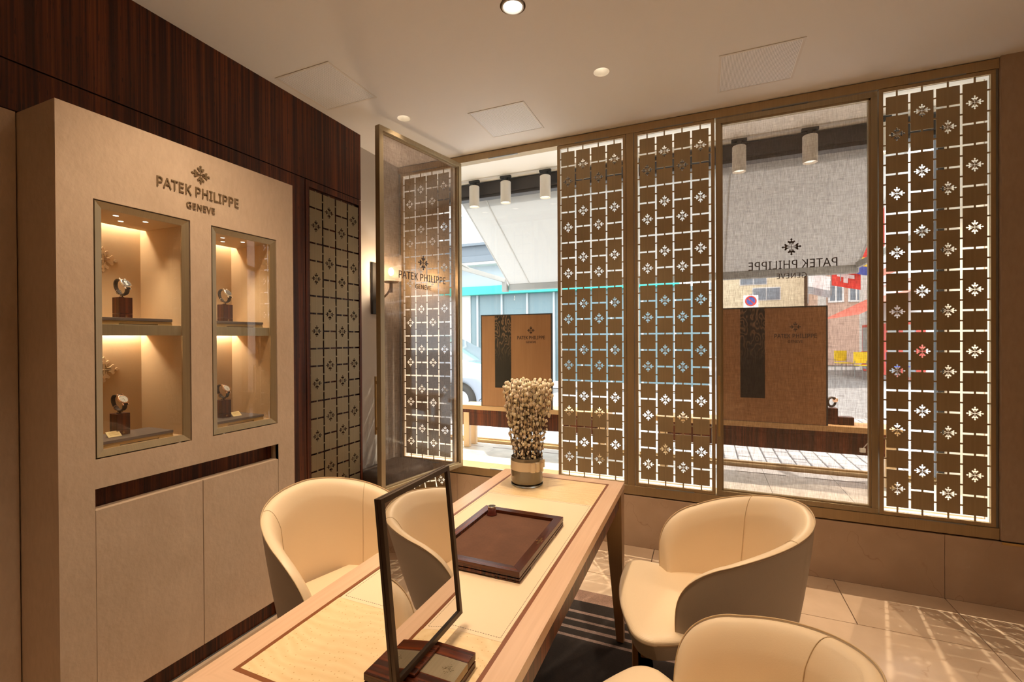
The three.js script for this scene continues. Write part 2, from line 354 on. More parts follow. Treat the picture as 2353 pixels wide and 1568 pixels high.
// ================================================================= PIERCED SCREENS
const U = 0.1094, PW = 0.0985, GAP = U - PW, TH = 0.003;
function plateGeo(units, holed) {
  const h = units * U - GAP, s = new THREE.Shape([[-PW / 2, -h / 2], [PW / 2, -h / 2], [PW / 2, h / 2], [-PW / 2, h / 2]].map(([x, y]) => new THREE.Vector2(x, y)));
  if (holed) s.holes.push(new THREE.Path(crossPts(0.0368).reverse()));
  const g = new THREE.ExtrudeGeometry(s, { depth: TH, bevelEnabled: false }); return uvm(g);
}
const TALL = plateGeo(2, true), SHORT = plateGeo(1, false);
// screen with its lower left plate corner at (0,0), front at z = 0, facing +z
function fillScreen(g, mat, gapL, gapR, gapT, gapB) {
  const H = 21 * U - GAP, Wd = 4 * U - GAP, bridges = [];
  const b = 0.0042;
  for (let c = 0; c < 4; c++) {
    const cx = c * U + PW / 2;
    let y = H; const even = c % 2 === 0;
    for (let k = 0; k < 14; k++) {
      const tall = even ? k % 2 === 1 : k % 2 === 0, n = tall ? 2 : 1, h = n * U - GAP;
      const m = part('plate', tall ? TALL : SHORT, mat, g); m.position.set(cx, y - h / 2, -TH);
      y -= n * U;
      if (k < 13) bridges.push(bx(cx - b, cx + b, y - 0.001, y + GAP + 0.001, -TH, -0.0002));
    }
    bridges.push(bx(cx - b, cx + b, H - 0.001, H + gapT, -TH, -0.0002), bx(cx - b, cx + b, -gapB, 0.001, -TH, -0.0002));
    for (let k = 0; k < 21; k++) {
      const yy = H - PW / 2 - k * U;
      if (c < 3) bridges.push(bx(cx + PW / 2 - 0.001, cx + PW / 2 + GAP + 0.001, yy - b, yy + b, -TH, -0.0002));
    }
  }
  for (let k = 0; k < 21; k++) {
    const yy = H - PW / 2 - k * U;
    bridges.push(bx(-gapL, 0.001, yy - b, yy + b, -TH, -0.0002), bx(Wd - 0.001, Wd + gapR, yy - b, yy + b, -TH, -0.0002));
  }
  const m = part('bridge_tabs', bridges, mat, g); m.userData.kind = 'stuff';
  return [Wd, H];
}
function screen(x0, x1, label) {
  const g = thing('pierced_screen', label, 'screen', [x0, 0.411, ZW - 0.004], 0, 'bronze pierced screens in the window');
  const w = x1 - x0, h = 2.796 - 0.411, fw = 0.020, d = 0.05, z1 = 0, z0 = -d;
  part('frame_rail', bx(0, w, 0, fw, z0, z1, 0.001), M.bronze, g); part('frame_rail', bx(0, w, h - fw, h, z0, z1, 0.001), M.bronze, g);
  part('frame_stile', bx(0, fw, fw, h - fw, z0, z1, 0.001), M.bronze, g); part('frame_stile', bx(w - fw, w, fw, h - fw, z0, z1, 0.001), M.bronze, g);
  const reveal = M.bayWhite, t = 0.0015;
  part('white_reveal', [bx(fw, fw + t, fw, h - fw, z0, -0.012), bx(w - fw - t, w - fw, fw, h - fw, z0, -0.012), bx(fw, w - fw, fw, fw + t, z0, -0.012), bx(fw, w - fw, h - fw - t, h - fw, z0, -0.012)], reveal, g);
  const grp = new THREE.Group(); grp.name = 'cut_sheet'; g.add(grp);
  const gx = (w - (4 * U - GAP)) / 2, gy = (h - (21 * U - GAP)) / 2;
  grp.position.set(gx, gy, -0.004);
  fillScreen(grp, M.plate, gx - fw, gx - fw, gy - fw, gy - fw);
  return g;
}
screen(-2.340, -1.836, 'bronze pierced screen seen through the open linen door');
screen(-0.972, -0.486, 'bronze pierced screen just behind the willow vase');
screen(-0.430, 0.066, 'bronze pierced screen between window post and linen panel');
screen(0.908, 1.400, 'bronze pierced screen at the far right of the window');
{ // the screen in the wall niche
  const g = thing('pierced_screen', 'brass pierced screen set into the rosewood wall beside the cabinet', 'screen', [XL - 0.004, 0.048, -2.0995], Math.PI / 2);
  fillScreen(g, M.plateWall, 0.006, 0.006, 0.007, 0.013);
}
// ---- linen glass panels
function linenPanel(w, h, name, label, leftPull = false) {   // hinge stile at x = 0, outer side faces -z
  const g = thing(name, label, 'window panel');
  const f = 0.030, d = 0.042;
  part('frame_rail', [bx(0, w, 0, f, -d, 0, 0.0015), bx(f, w - f, f, f + 0.010, -d + 0.008, -0.008)], M.bronzeLight, g);
  part('frame_rail', [bx(0, w, h - f, h, -d, 0, 0.0015), bx(f, w - f, h - f - 0.010, h - f, -d + 0.008, -0.008)], M.bronzeLight, g);
  part('frame_stile', [bx(0, f, f, h - f, -d, 0, 0.0015), bx(f, f + 0.010, f, h - f, -d + 0.008, -0.008)], M.bronzeLight, g);
  part('frame_stile', [bx(w - f, w, f, h - f, -d, 0, 0.0015), bx(w - f - 0.010, w - f, f, h - f, -d + 0.008, -0.008)], M.bronzeLight, g);
  const pane = new THREE.PlaneGeometry(w - 2 * f, h - 2 * f).translate(w / 2, h / 2, -d / 2); uvm(pane);
  part('linen_pane', pane, M.linen, g, 'sheer linen laminated in glass');
  // lettering printed for readers outside
  const P = new THREE.Group(); P.name = 'printed_lettering'; P.position.set(w / 2, 0, -d / 2 - 0.002); P.rotation.y = Math.PI; g.add(P);
  const put = (n, geo, y) => { const m = part(n, geo, M.print, P); m.position.y = y; };
  put('emblem', extrude(crossShape(0.052), 0.0012), 1.955 - 0.411);
  put('word', text('PATEK PHILIPPE', 0.461, 0.050, 0.0012), 1.8255 - 0.411);
  put('word', text('GENEVE', 0.156, 0.031, 0.0012), 1.7665 - 0.411);
  // pull handle on the room side of the free stile
  const hx = leftPull ? f / 2 : w - f / 2;
  part('pull_handle', [bx(hx - 0.006, hx + 0.006, 0.38, 0.76, 0.022, 0.034, 0.003), bx(hx - 0.004, hx + 0.004, 0.41, 0.43, 0, 0.024), bx(hx - 0.004, hx + 0.004, 0.71, 0.73, 0, 0.024)], M.brass, g);
  return g;
}
{
  const a = linenPanel(0.83, 2.380, 'linen_window_panel', 'closed linen glass panel with mirrored lettering, right of centre', true);
  a.position.set(0.072, 0.411, ZW - 0.004);
  const b = linenPanel(0.805, 2.375, 'linen_window_door', 'linen glass panel standing open into the room');
  b.position.set(-1.790, 0.411, ZW + 0.004); b.rotation.y = -101.1 * Math.PI / 180;
}

// ================================================================= WALL CABINET
const toWall = (g, x) => uvm(g.rotateY(Math.PI / 2).translate(x, 0, 0));   // shape drawn in (-z, y), depth along +x
const rectPath = (a, b, c, d) => new THREE.Path([[a, c], [a, d], [b, d], [b, c]].map(([x, y]) => new THREE.Vector2(x, y)));
{
  const cab = thing('display_cabinet', 'beige plastered wall cabinet with two lit watch niches and lower doors', 'cabinet', [0, 0, 0]);
  const s = new THREE.Shape([[0.804, 0], [1.749, 0], [1.749, 2.217], [0.804, 2.217]].map(([x, y]) => new THREE.Vector2(x, y)));
  s.holes.push(rectPath(0.905, 1.233, 0.991, 1.913), rectPath(1.321, 1.649, 0.991, 1.913), rectPath(0.903, 1.652, 0.022, 0.887));
  part('front_panel', toWall(extrude(s, 0.02), XC - 0.02), M.plaster, cab);
  part('side_panel', [bx(XL - 0.01, XC - 0.02, 0, 2.217, -0.824, -0.804), bx(XL - 0.01, XC - 0.02, 0, 2.217, -1.749, -1.729)], M.plaster, cab);
  part('top_panel', bx(XL - 0.01, XC - 0.02, 2.197, 2.217, -1.729, -0.824), M.plaster, cab);
  part('handle_recess', bx(XC - 0.075, XC - 0.052, 0.80, 0.905, -1.70, -0.85), M.wood, cab);
  part('recess_reveal', [bx(XC - 0.055, XC - 0.0005, 0.79, 0.8875, -1.672, -1.652), bx(XC - 0.055, XC - 0.0005, 0.79, 0.8875, -0.903, -0.883), bx(XC - 0.055, XC - 0.021, 0.8865, 0.90, -1.652, -0.903)], M.plaster, cab);
  part('plinth', bx(XC - 0.06, XC - 0.03, 0.0, 0.12, -1.729, -0.824), M.wood, cab);
  part('floor_strip', bx(XC - 0.035, XC - 0.028, 0.0, 0.022, -1.729, -0.824), M.alu, cab);
  for (const [a, b] of [[-1.2762, -0.9045], [-1.6505, -1.2788]]) part('cupboard_door', bx(XC - 0.05, XC - 0.0008, 0.106, 0.811, a, b, 0.0012), M.plaster, cab);
  // two glazed niches
  for (const zc of [-1.069, -1.485]) {
    const n = new THREE.Group(); n.name = 'watch_niche'; n.position.z = zc; cab.add(n);
    const O = 0.1592, I = 0.136, Y0 = 0.9958, Y1 = 1.9082, y0 = 1.019, y1 = 1.886, XB = -2.272, XF = XC - 0.012;
    part('dark_gap', [bx(XC - 0.03, XC - 0.018, 0.985, 1.92, -0.17, -I - 0.003), bx(XC - 0.03, XC - 0.018, 0.985, 1.92, I + 0.003, 0.17), bx(XC - 0.03, XC - 0.018, 0.985, y0 - 0.003, -I, I), bx(XC - 0.03, XC - 0.018, y1 + 0.003, 1.92, -I, I)], M.black, n);
    const bars = [[[-O, Y1], [O, Y1], [I, y1], [-I, y1]], [[-I, y0], [I, y0], [O, Y0], [-O, Y0]], [[-O, Y0], [-O, Y1], [-I, y1], [-I, y0]], [[I, y0], [I, y1], [O, Y1], [O, Y0]]];
    for (const b of bars) {
      const g = extrude(b.map(([x, y]) => [x, y]), 0.016), p = g.attributes.position;
      for (let i = 0; i < p.count; i++) if (p.getZ(i) > 0.01 && Math.abs(p.getX(i)) < I + 0.001 && p.getY(i) > y0 - 0.001 && p.getY(i) < y1 + 0.001) p.setZ(i, 0.006);
      g.computeVertexNormals();
      part('door_frame_bar', toWall(g, XC - 0.017), M.bronzeLight, n);
    }
    part('glass_pane', uvm(new THREE.PlaneGeometry(2 * I, y1 - y0).rotateY(Math.PI / 2).translate(XF - 0.003, (y0 + y1) / 2, 0)), M.glass, n);
    part('lock', new THREE.CylinderGeometry(0.006, 0.006, 0.01, 12).translate(XC - 0.006, 0.990, zc < -1.3 ? 0.115 : -0.115), M.steel, n);
    part('niche_back', bx(XB - 0.01, XB, y0 - 0.02, y1 + 0.07, -I - 0.01, I + 0.01), M.display, n);
    part('niche_side', bx(XB, XF - 0.006, y0 - 0.02, y1 + 0.07, -I - 0.01, -I), M.display, n);
    part('niche_side', bx(XB, XF - 0.006, y0 - 0.02, y1 + 0.07, I, I + 0.01), M.display, n);
    part('niche_floor', bx(XB, XF - 0.006, y0 - 0.02, y0, -I, I), M.display, n);
    part('niche_ceiling', [bx(XB + 0.04, XF - 0.006, y1, y1 + 0.012, -I, I), bx(XB, XF - 0.006, y1 + 0.06, y1 + 0.07, -I, I)], M.display, n);
    part('shelf', [bx(XB + 0.04, XF - 0.014, 1.433, 1.462, -I, I), bx(XB, XF - 0.014, 1.464, 1.471, -I, I)], M.display, n);
    part('shelf_lip', bx(XF - 0.014, XF - 0.008, 1.431, 1.472, -I, I, 0.001), M.bronzeLight, n);
    for (const y of [y1 + 0.045, 1.462]) {   // light strips tucked above the back edge
      const m = part('light_strip', bx(XB + 0.008, XB + 0.020, y - 0.004, y, -I + 0.004, I - 0.004), M.ledGlow, n); m.castShadow = false;
      const L = new THREE.RectAreaLight(WARM.clone().lerp(col(1, 0.9, 0.7), 0.4), 95, 2 * I - 0.012, 0.012);
      L.position.set(XB + 0.014, y - 0.0055, 0); L.rotation.set(-Math.PI / 2, 0, Math.PI / 2); n.add(L);
    }
    for (const [x, z] of [[-2.054, 0.060], [-2.133, 0.005], [-2.056, -0.041]]) {
      part('spot_ring', new THREE.RingGeometry(0.009, 0.0135, 24).rotateX(Math.PI / 2).translate(x, y1 - 0.0004, z), M.bronze, n);
      part('spot_lens', new THREE.CircleGeometry(0.009, 24).rotateX(Math.PI / 2).translate(x, y1 - 0.0008, z), M.lampGlow, n);
      const L = new THREE.SpotLight(WARM.clone().lerp(col(1, 0.9, 0.7), 0.4), 0.30, 0, 0.75, 0.8);
      L.position.set(x, y1 - 0.003, z); L.target.position.set(x, 1.4, z * 0.5); L.castShadow = true; L.shadow.radius = 0.4; n.add(L, L.target);
    }
    for (const y of [1.745, 1.292]) part('embossed_emblem', extrude(crossShape(0.052), 0.0035, { bevelEnabled: true, bevelThickness: 0.0015, bevelSize: 0.001, bevelSegments: 2 }).rotateY(Math.PI / 2).translate(XB - 0.001, y, 0), M.display, n);
  }
  part('emblem', extrude(crossShape(0.0392), 0.004).rotateY(Math.PI / 2).translate(XC, 2.1175, -1.277), M.logoBronze, cab);
  part('lettering', text('PATEK PHILIPPE', 0.340, 0.0398, 0.004, font, 5, 0.012).rotateY(Math.PI / 2).translate(XC, 2.0200, -1.277), M.logoBronze, cab);
  part('lettering', text('GENEVE', 0.118, 0.0252, 0.004, font, 5, 0.007).rotateY(Math.PI / 2).translate(XC, 1.9635, -1.277), M.logoBronze, cab);
}
// ---- watches on their blocks
function watch(pos, turn, caseMat, dialMat, chrono, label) {
  const t = thing('wristwatch', label, 'watch', pos, turn, 'wristwatches in the cabinet niches');
  // loop of the strap in the local x-y plane, dial looks along +x and up
  const W = 0.0085, th = 0.0016, pts = [], A0 = -0.35, A1 = Math.PI * 2 - 1.15;
  const loop = (a) => { const t2 = 0.62, x = 0.0225 * Math.cos(a), y = 0.0335 * Math.sin(a); return [x * Math.cos(t2) - y * Math.sin(t2), 0.041 + x * Math.sin(t2) + y * Math.cos(t2)]; };
  const band = (a0, a1, w0, w1) => {
    const f = (u, v) => {
      const a = a0 + (a1 - a0) * u, [x, y] = loop(a), [x2, y2] = loop(a + 0.01), L = Math.hypot(x2 - x, y2 - y), nx = (y2 - y) / L, ny = -(x2 - x) / L, w = w0 + (w1 - w0) * u;
      const q = v * 4, k = Math.floor(q) % 4, fr = q - Math.floor(q);
      const c = [[th, -w], [th, w], [-th, w], [-th, -w]], A = c[k], B = c[(k + 1) % 4];
      const o = A[0] + (B[0] - A[0]) * fr, z = A[1] + (B[1] - A[1]) * fr;
      return [x + nx * o, y + ny * o, z];
    };
    return toCreasedNormals(grid(22, 4, f), 0.6);
  };
  part('strap', [band(0.5, 3.0, W, W * 0.85), band(3.0, 5.75, W * 0.85, W)], M.darkLeather, t);
  part('buckle', (() => { const [x, y] = loop(3.4); return new THREE.TorusGeometry(0.0085, 0.0012, 6, 16).rotateY(1.2).translate(x, y, 0); })(), caseMat, t);
  const head = new THREE.Group(); head.name = 'watch_head'; const [hx, hy] = loop(0); head.position.set(hx, hy, 0); head.rotation.z = 0.62 - Math.PI / 2; t.add(head);
  part('case', lathe([[0, -0.004], [0.0175, -0.004], [0.0190, -0.002], [0.0190, 0.002], [0.0182, 0.0042], [0.0162, 0.0050], [0.0155, 0.0040], [0, 0.0040]], 40), caseMat, head);
  part('dial', new THREE.CircleGeometry(0.0156, 40).rotateX(-Math.PI / 2).translate(0, 0.0042, 0), dialMat, head);
  part('lug', [-1, 1].flatMap((s) => [-1, 1].map((q) => bx(s * 0.021 - 0.005, s * 0.021 + 0.005, -0.004, 0.0015, q * 0.0098 - 0.0016, q * 0.0098 + 0.0016, 0.001))), caseMat, head);
  part('crown', (chrono ? [-0.0075, 0, 0.0075] : [0]).map((o) => new THREE.CylinderGeometry(0.0017, 0.0017, 0.0042, 10).rotateX(Math.PI / 2).translate(o, 0, -Math.sqrt(0.0205 ** 2 - o * o) - 0.001)), caseMat, head);
  const hand = dialMat === M.dialWhite ? M.dialDark : M.steel;
  part('hands', [bx(-0.0005, 0.0005, 0.0045, 0.0049, -0.001, 0.0075), bx(-0.001, 0.011, 0.0049, 0.0053, -0.0004, 0.0004)], hand, head);
  part('hour_marks', Array.from({ length: 12 }, (_, i) => new THREE.BoxGeometry(0.0024, 0.0004, 0.0007).translate(0.0132, 0.0045, 0).rotateY(i * Math.PI / 6)), hand, head);
  if (chrono) part('subdials', [[-0.006, 0], [0.006, 0.0]].map(([a, b]) => new THREE.RingGeometry(0.0026, 0.0045, 20).rotateX(-Math.PI / 2).translate(a, 0.00435, b)), M.dialWhite, head);
  part('stand', [cyl(0.008, 0.008, 0.0025, 16), cyl(0.002, 0.002, 0.008, 8, 0.004, 0.001, 0), bx(-0.002, 0.012, 0.006, 0.0085, -0.005, 0.005)], M.black, t);
  return t;
}
{
  const rows = [[-1.069, 1.4722, 'upper'], [-1.069, 1.0192, 'lower'], [-1.485, 1.4722, 'upper'], [-1.485, 1.0192, 'lower']];
  rows.forEach(([zc, y, lv], i) => {
    const side = zc > -1.3 ? 'left' : 'right', where = `${lv} shelf of the ${side} niche`;
    const p = thing('display_platform', `thin dark display platform on the ${where}`, 'platform', [-2.088, y, zc + 0.0105], 0, 'platforms in the niches');
    part('base', [bx(-0.080, 0.080, 0, 0.006, -0.1185, -0.066), bx(-0.080, 0.080, 0, 0.006, 0.066, 0.1185), bx(-0.080, 0.078, 0.003, 0.014, -0.1185, 0.1185)], M.goldBase, p);
    part('top_slab', bx(-0.082, 0.083, 0.0145, 0.0255, -0.1185, 0.1185, 0.001), M.slabTop, p);
    const yt = y + 0.0255, zb = zc + (lv === 'upper' ? 0.014 : 0.026);
    const b = thing('display_block', `square dark wood block carrying the watch on the ${where}`, 'block', [-2.108, yt, zb], 0, 'blocks under the watches');
    part('upper_block', bx(-0.0235, 0.0235, 0.0195, 0.083, -0.0225, 0.0225, 0.001), M.woodDisplay, b);
    part('lower_block', bx(-0.0235, 0.0235, 0, 0.0185, -0.0225, 0.0225, 0.001), M.woodDisplay, b);
    part('small_emblem', extrude(crossShape(0.0045), 0.0006).rotateY(Math.PI / 2).translate(0.0235, 0.009, 0), M.brass, b);
    const specs = [[M.steel, M.dialDark, true, 'steel chronograph with dark dial'], [M.roseGold, M.dialWhite, false, 'rose gold watch with white dial'], [M.steel, M.dialDark, false, 'steel watch with dark dial'], [M.roseGold, M.dialWhite, true, 'rose gold chronograph with white dial']][i];
    watch([-2.106, yt + 0.0832, zb + 0.004], 0.25, specs[0], specs[1], specs[2], `${specs[3]} on the ${where}`);
    if (lv === 'lower') {
      const c = thing('price_card', `small cream price card leaning on the ${where}`, 'card', [side === 'left' ? -2.066 : -2.075, yt, zc + (side === 'left' ? 0.062 : -0.022)], 0);
      part('card', bx(-0.001, 0.001, 0, 0.030, -0.0215, 0.0215).rotateZ(0.9), M.card, c);
      part('printed_lines', [0.010, 0.017, 0.023].map((yy) => bx(0.0010, 0.0012, yy, yy + 0.0022, -0.016, 0.014).rotateZ(0.9)), M.goldBase, c);
    }
  });
}

// ================================================================= TABLE
const TX0 = -0.946, TX1 = -0.343, TZ0 = -2.150, TZ1 = -0.567, TY = 0.740;
{
  const t = thing('consultation_table', 'long pale wood consultation table with inlaid top', 'table', [0, 0, 0]);
  const e = 0.060, s = 0.010, y0 = TY - 0.028, ix0 = TX0 + e, ix1 = TX1 - e, iz0 = TZ0 + e, iz1 = TZ1 - e;
  const slab = (pts, ya, yb, rot) => { const g = extrude(pts.map(([x, z]) => [x, -z]), yb - ya, { bevelEnabled: false }).rotateX(-Math.PI / 2).translate(0, ya, 0); return uvm(g, rot); };
  part('border_board', slab([[TX0, TZ0], [TX0, TZ1], [ix0, iz1], [ix0, iz0]], y0, TY), M.tableBorder, t);
  part('border_board', slab([[TX1, TZ0], [TX1, TZ1], [ix1, iz1], [ix1, iz0]], y0, TY), M.tableBorder, t);
  part('border_board', slab([[TX0, TZ0], [TX1, TZ0], [ix1, iz0], [ix0, iz0]], y0, TY, true), M.tableBorder, t);
  part('border_board', slab([[TX0, TZ1], [TX1, TZ1], [ix1, iz1], [ix0, iz1]], y0, TY, true), M.tableBorder, t);
  const q = 0.0008;
  part('inlay_strip', bx(ix0, ix0 + s, y0, TY + 0.0002, iz0, iz1), M.inlay, t); part('inlay_strip', bx(ix1 - s, ix1, y0, TY + 0.0002, iz0, iz1), M.inlay, t);
  part('inlay_strip', bx(ix0 + s, ix1 - s, y0, TY + 0.0002, iz0, iz0 + s, 0, true), M.inlay, t); part('inlay_strip', bx(ix0 + s, ix1 - s, y0, TY + 0.0002, iz1 - s, iz1, 0, true), M.inlay, t);
  const LA = -1.800, LB = -0.912;
  part('figured_maple_panel', bx(ix0 + s, ix1 - s, y0, TY - 0.0002, iz0 + s, LA - q), M.tableEye, t);
  part('figured_maple_panel', bx(ix0 + s, ix1 - s, y0, TY - 0.0002, LB + q, iz1 - s), M.tableEye, t);
  part('leather_panel', bx(ix0 + s + q, ix1 - s - q, y0, TY - 0.0001, LA, LB, 0.001), M.tableLeather, t, 'cream leather writing panel');
  const st = []; const sx0 = ix0 + s + 0.009, sx1 = ix1 - s - 0.009, sz0 = LA + 0.012, sz1 = LB - 0.012;
  const run = (a, b) => { const L = Math.hypot(b[0] - a[0], b[1] - a[1]), n = Math.round(L / 0.0065); for (let i = 0; i < n; i++) { const f = (i + 0.5) / n, x = a[0] + (b[0] - a[0]) * f, z = a[1] + (b[1] - a[1]) * f, al = Math.abs(b[0] - a[0]) > 0.01; st.push(bx(x - (al ? 0.002 : 0.0005), x + (al ? 0.002 : 0.0005), TY - 0.001, TY + 0.0002, z - (al ? 0.0005 : 0.002), z + (al ? 0.0005 : 0.002))); } };
  run([sx0, sz0], [sx1, sz0]); run([sx1, sz0], [sx1, sz1]); run([sx1, sz1], [sx0, sz1]); run([sx0, sz1], [sx0, sz0]);
  const sm = part('stitching', st, M.brownDark, t); sm.userData.kind = 'stuff';
  part('core', bx(TX0 + 0.01, TX1 - 0.01, y0 - 0.004, y0, TZ0 + 0.01, TZ1 - 0.01), M.brownDark, t);
  const ay0 = 0.642, ay1 = y0 - 0.004, o = 0.012;
  for (const x of [TX0 + o, TX1 - o - 0.02]) part('apron', bx(x, x + 0.02, ay0, ay1, TZ0 + 0.04, TZ1 - 0.04), M.apron, t);
  for (const z of [TZ0 + o, TZ1 - o - 0.02]) part('apron', bx(TX0 + 0.04, TX1 - 0.04, ay0, ay1, z, z + 0.02), M.apron, t);
  for (const [cx, sx] of [[TX0, 1], [TX1, -1]]) for (const [cz, sz] of [[TZ0, 1], [TZ1, -1]]) {
    const top = 0.085, bot = 0.034, in0 = 0.002, P = (x, z) => [cx + sx * x, cz + sz * z];
    const c = (w) => [P(in0, in0), P(w, in0), P(w, w), P(in0, w)], A = c(bot), B = c(top), pos = [];
    const V = [...A.map(([x, z]) => [x, 0.0085, z]), ...B.map(([x, z]) => [x, ay1, z])];
    const f = [[0, 1, 5, 4], [1, 2, 6, 5], [2, 3, 7, 6], [3, 0, 4, 7], [3, 2, 1, 0], [4, 5, 6, 7]];
    for (const [a, b, d, g] of f) for (const k of (sx * sz > 0 ? [a, d, b, a, g, d] : [a, b, d, a, d, g])) pos.push(...V[k]);
    const g = new THREE.BufferGeometry(); g.setAttribute('position', new THREE.Float32BufferAttribute(pos, 3)); g.computeVertexNormals();
    part('leg', uvm(g), M.tableLeg, t);
  }
}
// ---- valuation tray with its loupe
{
  const x0 = -0.773, x1 = -0.466, z0 = -1.567, z1 = -1.148, t = thing('presentation_tray', 'brown suede-lined wooden tray on the table', 'tray', [(x0 + x1) / 2, TY, (z0 + z1) / 2]);
  const w = (x1 - x0) / 2, d = (z1 - z0) / 2, b = 0.028;
  part('lower_frame', [bx(-w, w, 0.004, 0.0125, -d, d, 0.001), ...[-1, 1].flatMap((a) => [-1, 1].map((c) => bx(a * w - (a > 0 ? 0.075 : 0), a * w + (a > 0 ? 0 : 0.075), 0, 0.008, c * d - (c > 0 ? 0.09 : 0), c * d + (c > 0 ? 0 : 0.09), 0.001)))], M.woodGloss, t);
  part('shadow_groove', bx(-w + 0.004, w - 0.004, 0.0125, 0.0155, -d + 0.004, d - 0.004), M.black, t);
  part('tray_base', bx(-w, w, 0.0155, 0.019, -d, d, 0.0008), M.woodGloss, t);
  const mit = (pts, rot) => { const g = extrude(pts.map(([x, z]) => [x, -z]), 0.012, { bevelEnabled: true, bevelThickness: 0.0008, bevelSize: 0.0006, bevelSegments: 2, bevelOffset: -0.0006 }).rotateX(-Math.PI / 2).translate(0, 0.019, 0); return uvm(g, rot); };
  part('rim', mit([[-w, -d], [-w, d], [-w + b, d - b], [-w + b, -d + b]]), M.woodGloss, t); part('rim', mit([[w, -d], [w, d], [w - b, d - b], [w - b, -d + b]]), M.woodGloss, t);
  part('rim', mit([[-w, -d], [w, -d], [w - b, -d + b], [-w + b, -d + b]], true), M.woodGloss, t); part('rim', mit([[-w, d], [w, d], [w - b, d - b], [-w + b, d - b]], true), M.woodGloss, t);
  part('suede_lining', bx(-w + b - 0.002, w - b + 0.002, 0.019, 0.0205, -d + b - 0.002, d - b + 0.002), M.suede, t);
  const em = part('gilt_emblem', extrude(crossShape(0.0055), 0.0003).rotateX(-Math.PI / 2).rotateY(Math.PI / 2), M.brass, t); em.position.set(w - b + 0.0055, 0.0320, 0.005);
  const le = part('gilt_lettering', text('PATEK PHILIPPE', 0.048, 0.0055, 0.0003).rotateX(-Math.PI / 2).rotateY(Math.PI / 2), M.brass, t); le.position.set(w - b + 0.018, 0.0320, 0.005);
  const l2 = part('gilt_lettering', text('GENEVE', 0.017, 0.0036, 0.0003).rotateX(-Math.PI / 2).rotateY(Math.PI / 2), M.brass, t); l2.position.set(w - b + 0.0235, 0.0320, 0.005);
  const L = thing('loupe', 'small red-brown loupe standing in the tray corner', 'loupe', [x0 + b + 0.021, TY + 0.0206, z0 + b + 0.023]);
  part('body', lathe([[0, 0], [0.0185, 0], [0.019, 0.002], [0.0175, 0.006], [0.0150, 0.010], [0.0143, 0.026], [0, 0.026]], 32), std([0.13, 0.03, 0.022], 0.25), L);
  part('steel_ring', lathe([[0.0125, 0.026], [0.0148, 0.026], [0.0148, 0.032], [0.0135, 0.0330], [0.0120, 0.0325], [0.0115, 0.028]], 32), M.steel, L);
  part('lens', new THREE.CircleGeometry(0.012, 24).rotateX(-Math.PI / 2).translate(0, 0.029, 0), M.black, L);
}
// ---- table mirror
{
  const t = thing('table_mirror', 'upright rectangular mirror in a dark frame on a wooden foot', 'mirror', [-0.518, TY, -0.770]);
  const bw = 0.0865, z0 = -0.053, z1 = 0.080;
  part('foot_lower', bx(-bw, bw, 0, 0.0125, z0, z1, 0.001, true), M.woodGloss, t);
  part('foot_groove', bx(-bw + 0.003, bw - 0.003, 0.0125, 0.0155, z0 + 0.003, z1 - 0.003), M.black, t);
  part('foot_upper', bx(-bw, bw, 0.0155, 0.030, z0, z1, 0.001, true), M.woodGloss, t);
  part('foot_slot_block', bx(-0.022, 0.012, 0.030, 0.036, -0.035, 0.055, 0.001, true), M.woodGloss, t);
  part('plaque', bx(0.005, bw + 0.0004, 0.0300, 0.0304, -0.018, 0.036), M.plaque, t);
  part('plaque_front', bx(bw, bw + 0.0005, 0.0155, 0.0302, -0.018, 0.036), M.plaque, t);
  const em = part('plaque_emblem', extrude(crossShape(0.0135), 0.0006).rotateX(-Math.PI / 2), M.plaque, t); em.position.set(0.058, 0.0304, 0.009);
  // pane in its own frame: local x across, y up, z out of the glass
  const g = new THREE.Group(); g.name = 'mirror_head'; g.position.set(0.001, 0.035, -0.0305); g.rotation.order = 'YXZ'; g.rotation.set(-0.099, Math.PI / 2, 0); t.add(g);
  const w = 0.1225, h = 0.341, f = 0.0105, d = 0.016;
  const ring = (x0, x1, y0, y1) => [bx(x0, x1, y0, y1, -d, -d * 0.62, 0.0006), bx(x0, x1, y0, y1, -d * 0.5, 0, 0.0006), bx(x0 + 0.001, x1 - 0.001, y0 + 0.001, y1 - 0.001, -d * 0.65, -d * 0.45)];
  part('frame_bar', ring(-w, -w + f, 0, h), M.mirrorFrame, g); part('frame_bar', ring(w - f, w, 0, h), M.mirrorFrame, g);
  part('frame_bar', ring(-w + f, w - f, 0, f), M.mirrorFrame, g); part('frame_bar', ring(-w + f, w - f, h - f, h), M.mirrorFrame, g);
  part('mirror_back', bx(-w + f, w - f, f, h - f, -d * 0.6, -0.0055), M.black, g);
  part('mirror_glass', bx(-w + f, w - f, f, h - f, -0.0055, -0.0045), M.mirror, g);
}
